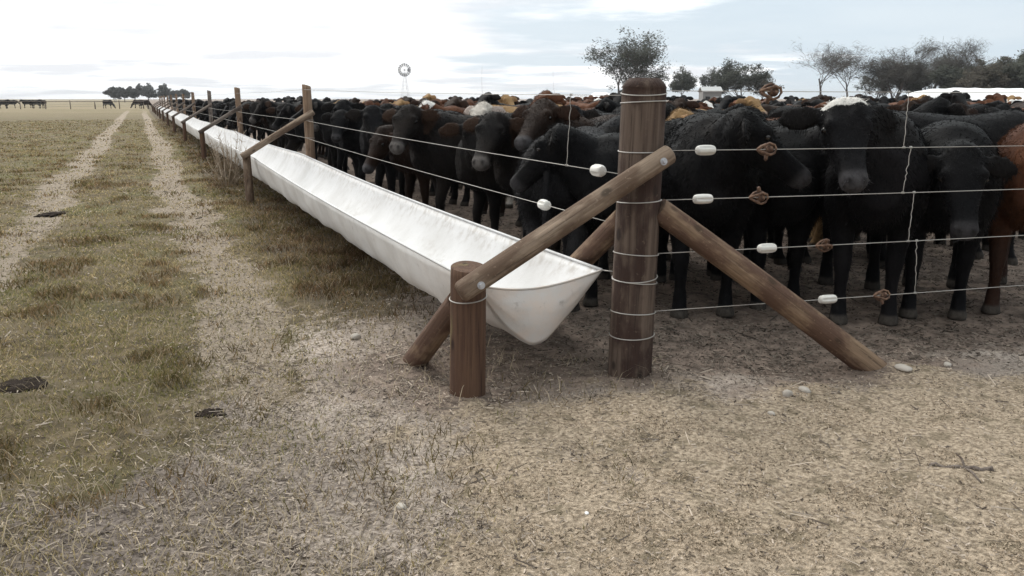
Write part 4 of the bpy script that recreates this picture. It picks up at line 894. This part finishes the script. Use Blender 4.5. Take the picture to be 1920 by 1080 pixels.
tree(1765, 120, 112, 56, 'mid height twiggy tree between leaning and tall bare trees', L_TWIG, 1.2, True, stems=2, seed=43, base_frac=.06, leafsize=.42)
tree(1868, 106, 118, 96, 'dark brownish bushy tree above the silage bag', L_BROWN, 1.4, stems=3, seed=29, base_frac=.02, leafsize=.36)
tree(1918, 104, 105, 96, 'dark dense tree at the right edge of the view', L_DARK, 1.5, stems=3, seed=33, base_frac=.02, leafsize=.36)
for k, (px, ty, wd, lab) in enumerate(((216, 163, 20, 'leftmost rounded tree of the far clump beyond the lane'), (234, 165, 13, 'second tree from the left of the far clump'), (254, 164, 20, 'broad low tree in the middle of the far clump'), (277, 159, 27, 'tallest round tree of the far clump beyond the lane'), (308, 159, 14, 'small topknot tree right of the far clump'), (328, 169, 20, 'low tree behind the far fence posts'), (346, 167, 15, 'rightmost low tree of the far clump behind the posts'))):
    tree(px, 300, ty + 2, wd, lab, L_FAR, 1.1, stems=2, seed=50 + k, base_frac=.04, leafsize=.75, group='far clump of trees')
# ------------------------------------------------------------------ wind pump
m_galv, t, b = new_mat('weathered_galvanised'); t.links.new(mixc(t, noise(t, 2, 4), (0.40, 0.40, 0.42), (0.28, 0.28, 0.30)), b.inputs['Base Color']); b.inputs['Roughness'].default_value = .5; b.inputs['Metallic'].default_value = .3
m_galvp, t, b = new_mat('pale_tower_steel'); t.links.new(mixc(t, noise(t, 2, 4), (0.78, 0.78, 0.80), (0.66, 0.66, 0.69)), b.inputs['Base Color']); b.inputs['Roughness'].default_value = .5
m_wheel, t, b = new_mat('dull_wheel_steel'); t.links.new(mixc(t, noise(t, 2, 4), (0.20, 0.20, 0.21), (0.13, 0.13, 0.14)), b.inputs['Base Color'])
WD = 190; hub_z = CAM_H + (HOR_Y - 133) / 1548 * WD; wp = D(760, WD)
root = empty('wind_pump', (wp.x, wp.y, 0)); tag(root, 'steel wind pump with round bladed wheel on a pale lattice tower', 'windmill')
tw = []; B_, T_ = 1.0, .16; zt = hub_z - .45
cn = [(-1, -1), (1, -1), (1, 1), (-1, 1)]
lv = [0, .27, .5, .7, .86, 1.0]
def tp(c_, f_): k = B_ + (T_ - B_) * f_; return (c_[0] * k, c_[1] * k, zt * f_)
for c_ in cn: tw.append(tube_mesh('l', [tp(c_, 0), tp(c_, 1)], .035, 4))
for a, b_ in zip(lv[:-1], lv[1:]):
    for i in range(4):
        c1_, c2_ = cn[i], cn[(i + 1) % 4]; tw.append(tube_mesh('l', [tp(c1_, b_), tp(c2_, b_)], .02, 4)); tw.append(tube_mesh('l', [tp(c1_, a), tp(c2_, b_)], .014, 4)); tw.append(tube_mesh('l', [tp(c2_, a), tp(c1_, b_)], .014, 4))
link('tower', join_meshes('tower', tw), m_galvp, root)
face = Vector((-wp.x, -wp.y, 0)).normalized(); su = Vector((-face.y, face.x, 0)); ctr = Vector((0, 0, hub_z)) + face * .35
def wpt(r_, a, o_=0.0): return ctr + (su * math.cos(a) + ZV * math.sin(a)) * r_ + face * o_
RW_ = 12.2 / 1548 * WD; bm = bmesh.new()
for k in range(16):
    a = 6.2832 * k / 16; da = .13; q = [bm.verts.new(wpt(RW_ * .52, a - da * .8, .05)), bm.verts.new(wpt(RW_ * .52, a + da * .8, -.05)), bm.verts.new(wpt(RW_, a + da, -.10)), bm.verts.new(wpt(RW_, a - da, .10))]; bm.faces.new(q)
me = bpy.data.meshes.new('wheel'); bm.to_mesh(me); bm.free()
rims = [me] + [tube_mesh('r', [wpt(RW_ * f_, 6.2832 * k / 40) for k in range(40)], .02, 4, True) for f_ in (.55, .9)] + [tube_mesh('r', [wpt(.05, 6.2832 * k / 8), wpt(RW_ * .9, 6.2832 * k / 8)], .014, 4) for k in range(8)]
o = link('wheel', join_meshes('wheel', rims), m_wheel, root); so_ = o.modifiers.new('s', 'SOLIDIFY'); so_.thickness = .012
link('gearbox', tube_mesh('gearbox', [ctr, Vector((0, 0, hub_z)) - face * .35], [.14, .20], 10), m_galv, root)
bm = bmesh.new(); tb = Vector((0, 0, hub_z)) - face * .3; q_ = (-face * .75 + su * .55).normalized()
for off_ in (-.012, .012):
    n_q = q_.cross(ZV).normalized() * off_
    bm.faces.new([bm.verts.new(tb + q_ * u_ + ZV * h_ + n_q) for u_, h_ in ((1.0, -.14), (1.9, -.45), (2.2, 0), (1.9, .45), (1.0, .14))][::1 if off_ > 0 else -1])
me = bpy.data.meshes.new('tail_vane'); bm.to_mesh(me); bm.free(); link('tail_vane', me, m_galv, root); link('tail_boom', tube_mesh('tail_boom', [tb, tb + q_ * 1.2], .03, 5), m_galv, root)
# pale leaning poles above the herd
for px, y0, y1, ln, lab in ((905, 122, 158, .02, 'thin grey pole above the red brown cattle, right of the windmill'), (1043, 128, 165, .17, 'thin leaning grey pole left of the tall dark tree')):
    d = 70; p = D(px, d); z1 = CAM_H + (HOR_Y - y0) / 1548 * d
    o = tube('leaning_pole', [p + RT * ln * z1 * .5 * k * -1 + Vector((0, 0, z1 * k)) + RT * (.04 * math.sin(k * 7)) for k in [i / 10 for i in range(11)]], [.022 - .001 * i for i in range(11)], m_galvp); tag(o, lab, 'pole', 'thin poles behind the herd')
# ------------------------------------------------------------------ silage bags and shed
m_bag, t, b = new_mat('white_bag_film'); t.links.new(mixc(t, noise(t, 1.2, 4), (0.86, 0.86, 0.87), (0.78, 0.78, 0.79)), b.inputs['Base Color']); b.inputs['Roughness'].default_value = .35; bump(t, b, noise(t, 5, 4), .3, .05)
def bag(p0, p1, hgt, wid, label, seed):
    p0, p1 = Vector(p0), Vector(p1); L = (p1 - p0).length; d = (p1 - p0).normalized(); s_ = Vector((d.y, -d.x, 0)); n = max(16, int(L / .35)); Vv, F = [], []; NB = 21
    for i in range(n + 1):
        f_ = i / n; e = min(f_, 1 - f_) * L; k = math.sqrt(max(0.0, 1 - max(0, 1 - e / 2.2) ** 2)) * .96 + .04
        for j in range(NB):
            a = math.pi * j / (NB - 1); w_ = wid * .5 * (k ** .6); nz = (float(vnoise(np.array(i * .3), np.array(j * .5), seed)) - .5) * .10
            q = p0 + d * (f_ * L) + s_ * math.copysign(abs(math.cos(a)) ** .8, math.cos(a)) * w_ + Vector((0, 0, hgt * k * math.sin(a) ** .75 * (1 + nz) + .02 * math.sin(i * 2.2) * math.sin(a) - .02)); Vv.append(q - p0)
    for i in range(n):
        for j in range(NB - 1): F.append((i * NB + j, (i + 1) * NB + j, (i + 1) * NB + j + 1, i * NB + j + 1))
    me = bpy.data.meshes.new('silage_bag'); me.from_pydata(Vv, [], F); me.update(); o = link('silage_bag', me, m_bag, None, True); o.location = p0; tag(o, label, 'silage bag'); return o
bag(D(1668, 47), D(2250, 38), 1.86, 2.8, 'long white plastic silage bag lying behind the herd, under the trees', 1)
bag(D(1085, 74), D(1172, 72), 1.95, 2.8, 'short white silage bag left of the corner post top', 2)
m_wall, t, b = new_mat('pale_shed_wall'); t.links.new(mixc(t, noise(t, 1.5, 4), (0.24, 0.235, 0.23), (0.17, 0.165, 0.16)), b.inputs['Base Color'])
m_roof, t, b = new_mat('white_metal_roof'); t.links.new(mixc(t, noise(t, 1.5, 4), (0.42, 0.42, 0.42), (0.34, 0.34, 0.34)), b.inputs['Base Color']); b.inputs['Roughness'].default_value = .4
def box_bm(bm, c_, s_):
    r_ = bmesh.ops.create_cube(bm, size=1.0); bmesh.ops.scale(bm, verts=r_['verts'], vec=s_); bmesh.ops.translate(bm, verts=r_['verts'], vec=c_)
def part_box(name, boxes, mat, parent):
    bm = bmesh.new()
    for c_, s_ in boxes: box_bm(bm, c_, s_)
    me = bpy.data.meshes.new(name); bm.to_mesh(me); bm.free(); return link(name, me, mat, parent)
sp0 = D(1331, 122); shed = empty('shed', (sp0.x, sp0.y, 0), -YAW); shed.scale = (.85, .85, .85); tag(shed, 'small pale shed with white metal roof, right of the corner post', 'shed')
bm = bmesh.new()
pr_ = [(-1.75, 2.78), (-.05, 3.62), (.05, 3.62), (1.75, 2.78), (1.75, 2.70), (0, 3.54), (-1.75, 2.70)]
va = [[bm.verts.new((x_ * .0 + yy, x_, z_)) for x_, z_ in pr_] for yy in (-1.8, 1.8)]
for i in range(7): bm.faces.new((va[0][i], va[0][(i + 1) % 7], va[1][(i + 1) % 7], va[1][i]))
bm.faces.new(va[0][::-1]); bm.faces.new(va[1])
me = bpy.data.meshes.new('roof'); bm.to_mesh(me); bm.free(); link('roof', me, m_roof, shed)
part_box('wall', [((0, -1.5, 1.35), (3.2, .12, 2.7)), ((-1.54, 0, 1.35), (.12, 2.88, 2.7)), ((1.54, 0, 1.35), (.12, 2.88, 2.7)), ((0, 1.5, 1.35), (3.2, .12, 2.7))], m_wall, shed)
part_box('door', [((.7, -1.585, 1.0), (.9, .04, 2.0))], m_roof, shed); part_box('window', [((-.75, -1.585, 1.6), (.8, .04, .7))], m_eye, shed)
# ------------------------------------------------------------------ far cross fence on the left
fa, fb = D(-60, 108), D(268, 112); root = empty('pasture_fence', fa); tag(root, 'far post and wire fence crossing the pasture beyond the lane', 'fence')
dv = fb - fa
for k in range(8):
    q = dv * (k / 7); L_ = 1.15 if k % 2 == 0 else 1.0
    o = link('post', log_mesh('post', L_ + .1, .09 if k in (1, 5) else .06, .05, 200 + k, seg=8, rings=4), W_GREY, root); o.location = q + Vector((0, 0, -.1))
link('rail', tube_mesh('rail', [Vector((0, 0, .98)), dv + Vector((0, 0, .98))], .04, 5), W_GREY, root)
for z in (.65, .35): link('wire', tube_mesh('wire', [Vector((0, 0, z)), dv + Vector((0, 0, z))], .012, 4), m_wire, root)
# ------------------------------------------------------------------ small things lying on the ground
m_stone, t, b = new_mat('pale_stone'); t.links.new(mixc(t, noise(t, 25, 5), (0.46, 0.42, 0.37), (0.28, 0.25, 0.22)), b.inputs['Base Color']); b.inputs['Roughness'].default_value = .85
m_white, t, b = new_mat('white_scrap'); t.links.new(mixc(t, noise(t, 40, 4), (0.78, 0.78, 0.78), (0.6, 0.6, 0.6)), b.inputs['Base Color'])
m_dung, t, b = new_mat('dark_dung'); t.links.new(mixc(t, noise(t, 30, 5), (0.016, 0.012, 0.010), (0.075, 0.058, 0.048)), b.inputs['Base Color']); b.inputs['Roughness'].default_value = .95; b.inputs['Specular IOR Level'].default_value = .05; bump(t, b, noise(t, 60, 5, .7), 1.0, .04)
def lump(name, px, py, w_, h_, mat, label, cat, group, seed, sub=3, rough=.35, n_=1):
    bm = bmesh.new(); rg = random.Random(seed)
    for q in range(n_):
        ox, oy = (rg.uniform(-.5, .5) * w_, rg.uniform(-.35, .35) * w_) if n_ > 1 else (0, 0); k_ = 1
        r_ = bmesh.ops.create_icosphere(bm, subdivisions=sub, radius=.5)
        for v_ in r_['verts']:
            f_ = 1 + rough * 2 * (float(fbm(np.array(v_.co.x * (2.2 if sub < 4 else 4.2) + seed * 3 + q * 5 + 30), np.array(v_.co.y * (2.2 if sub < 4 else 4.2) + v_.co.z * 1.7 + 30), seed)) - .5); v_.co = Vector((v_.co.x * w_ * f_ * k_ + ox, v_.co.y * w_ * .75 * f_ * k_ + oy, v_.co.z * h_ * f_))
    me = bpy.data.meshes.new(name); bm.to_mesh(me); bm.free(); o = link(name, me, mat, None, True); p = G(px, py); p.z = float(ground_z(np.array([p.x]), np.array([p.y]))[0]) + h_ * (.22 if sub < 4 else .05)
    o.location = p; o.rotation_euler = (0, 0, rg.uniform(0, 6)); tag(o, label, cat, group)
lump('stone', 667, 631, .07, .04, m_stone, 'pale lump on the trodden dirt left of the short post', 'stone', 'pale stones', 1)
lump('stone', 1475, 746, .05, .045, m_stone, 'rounded pale stone right below the strut, left of a pair', 'stone', 'pale stones', 2)
lump('stone', 1508, 736, .06, .032, m_stone, 'flatter pale stone right beside the rounded one below the strut', 'stone', 'pale stones', 3)
lump('stone', 1692, 704, .09, .03, m_stone, 'broad flat stone beside the foot of the right strut', 'stone', 'pale stones', 4)
lump('stone', 1776, 690, .05, .025, m_stone, 'small pale stone farther right than the strut foot', 'stone', 'pale stones', 5)
lump('stone', 1445, 785, .035, .022, m_stone, 'pale pebble on the edge of the spilled feed', 'stone', 'pale stones', 6)
lump('stone', 752, 952, .045, .022, m_stone, 'pale pebble on grey dirt below the short post', 'stone', 'pale stones', 7)
lump('paper_scrap', 1100, 974, .018, .008, m_white, 'tiny white scrap lying on the feed below the posts', 'scrap', 'white scraps', 8)
lump('dung_pat', 34, 724, .26, .04, m_dung, 'large dark dung pat at the left edge of the grass', 'dung', 'dark dung pats', 10, 4, .85)
lump('dung_pat', 392, 768, .13, .025, m_dung, 'broken dark dung pat where grass meets bare dirt', 'dung', 'dark dung pats', 11, 4, .85)
lump('dung_pat', 100, 398, .38, .04, m_dung, 'dark dung pat on the left wheel track', 'dung', 'dark dung pats', 14, 4, .85)
a_, b_ = G(1742, 882), G(1862, 893); a_.z = b_.z = .022
st = [tube_mesh('s', [a_.lerp(b_, k / 9) + Vector((0, .008 * math.sin(k * 1.7), .006 * math.sin(k * 2.3))) for k in range(10)], [.006 + .0006 * k for k in range(10)], 7)]
m1 = a_.lerp(b_, .55); st.append(tube_mesh('s', [m1, m1 + Vector((-.03, -.05, .012)), m1 + Vector((-.05, -.10, .0))], [.005, .004, .003], 6)); st.append(tube_mesh('s', [m1, m1 + Vector((.02, .03, .02)), m1 + Vector((.025, .06, .03))], [.005, .004, .002], 6))
o = link('fallen_stick', join_meshes('fallen_stick', st), W_GREY); tag(o, 'forked grey stick lying on the feed at the right', 'stick')
# dry weeds by the trough
def weed(px, py, h_, n_, label, seed, wid=.25):
    rg = random.Random(seed); p = G(px, py); ms = []
    for k in range(n_):
        a = rg.uniform(0, 6.28); r_ = rg.uniform(0, wid * .3); q = Vector((math.cos(a) * r_, math.sin(a) * r_, -.02)); tip = q + Vector((math.cos(a) * wid * rg.uniform(.1, .8), math.sin(a) * wid * rg.uniform(.1, .8), h_ * rg.uniform(.5, 1)))
        ms.append(tube_mesh('w', [q, q.lerp(tip, .5) + Vector((0, 0, h_ * .06)), tip], [.007, .005, .002], 4))
        for j in range(4):
            c_ = q.lerp(tip, rg.uniform(.35, 1)); ms.append(tube_mesh('w', [c_, c_ + Vector((rg.uniform(-.08, .08), rg.uniform(-.08, .08), rg.uniform(.0, .1)))], [.004, .002], 3))
    o = link('dry_weed', join_meshes('dry_weed', ms), m_weed); o.location = p; tag(o, label, 'weed', 'dry weeds along the trough')
m_weed, t, b = new_mat('dry_weed'); t.links.new(mixc(t, noise(t, 8, 3), (0.22, 0.165, 0.11), (0.36, 0.28, 0.20)), b.inputs['Base Color'])
weed(436, 345, .95, 26, 'tall dry weed standing against the trough by the second short post', 1, .35)
weed(418, 330, .7, 16, 'dry weed just beyond the tall one against the trough', 2, .3)
weed(425, 352, .5, 18, 'low dry weed in front of the second short post', 3, .45)
# ------------------------------------------------------------------ air
bm = bmesh.new(); box_bm(bm, (0, 150, 12), (4700, 5400, 30)); me = bpy.data.meshes.new('haze'); bm.to_mesh(me); bm.free()
m_haze = bpy.data.materials.new('haze'); m_haze.use_nodes = True; t = m_haze.node_tree; t.nodes.clear()
ho = N(t, 'ShaderNodeOutputMaterial'); hv = N(t, 'ShaderNodeVolumePrincipled'); hv.inputs['Density'].default_value = .00028; hv.inputs['Color'].default_value = (.9, .92, .95, 1); t.links.new(hv.outputs[0], ho.inputs['Volume'])
hz = link('haze', me, m_haze); tag(hz, kind='stuff')
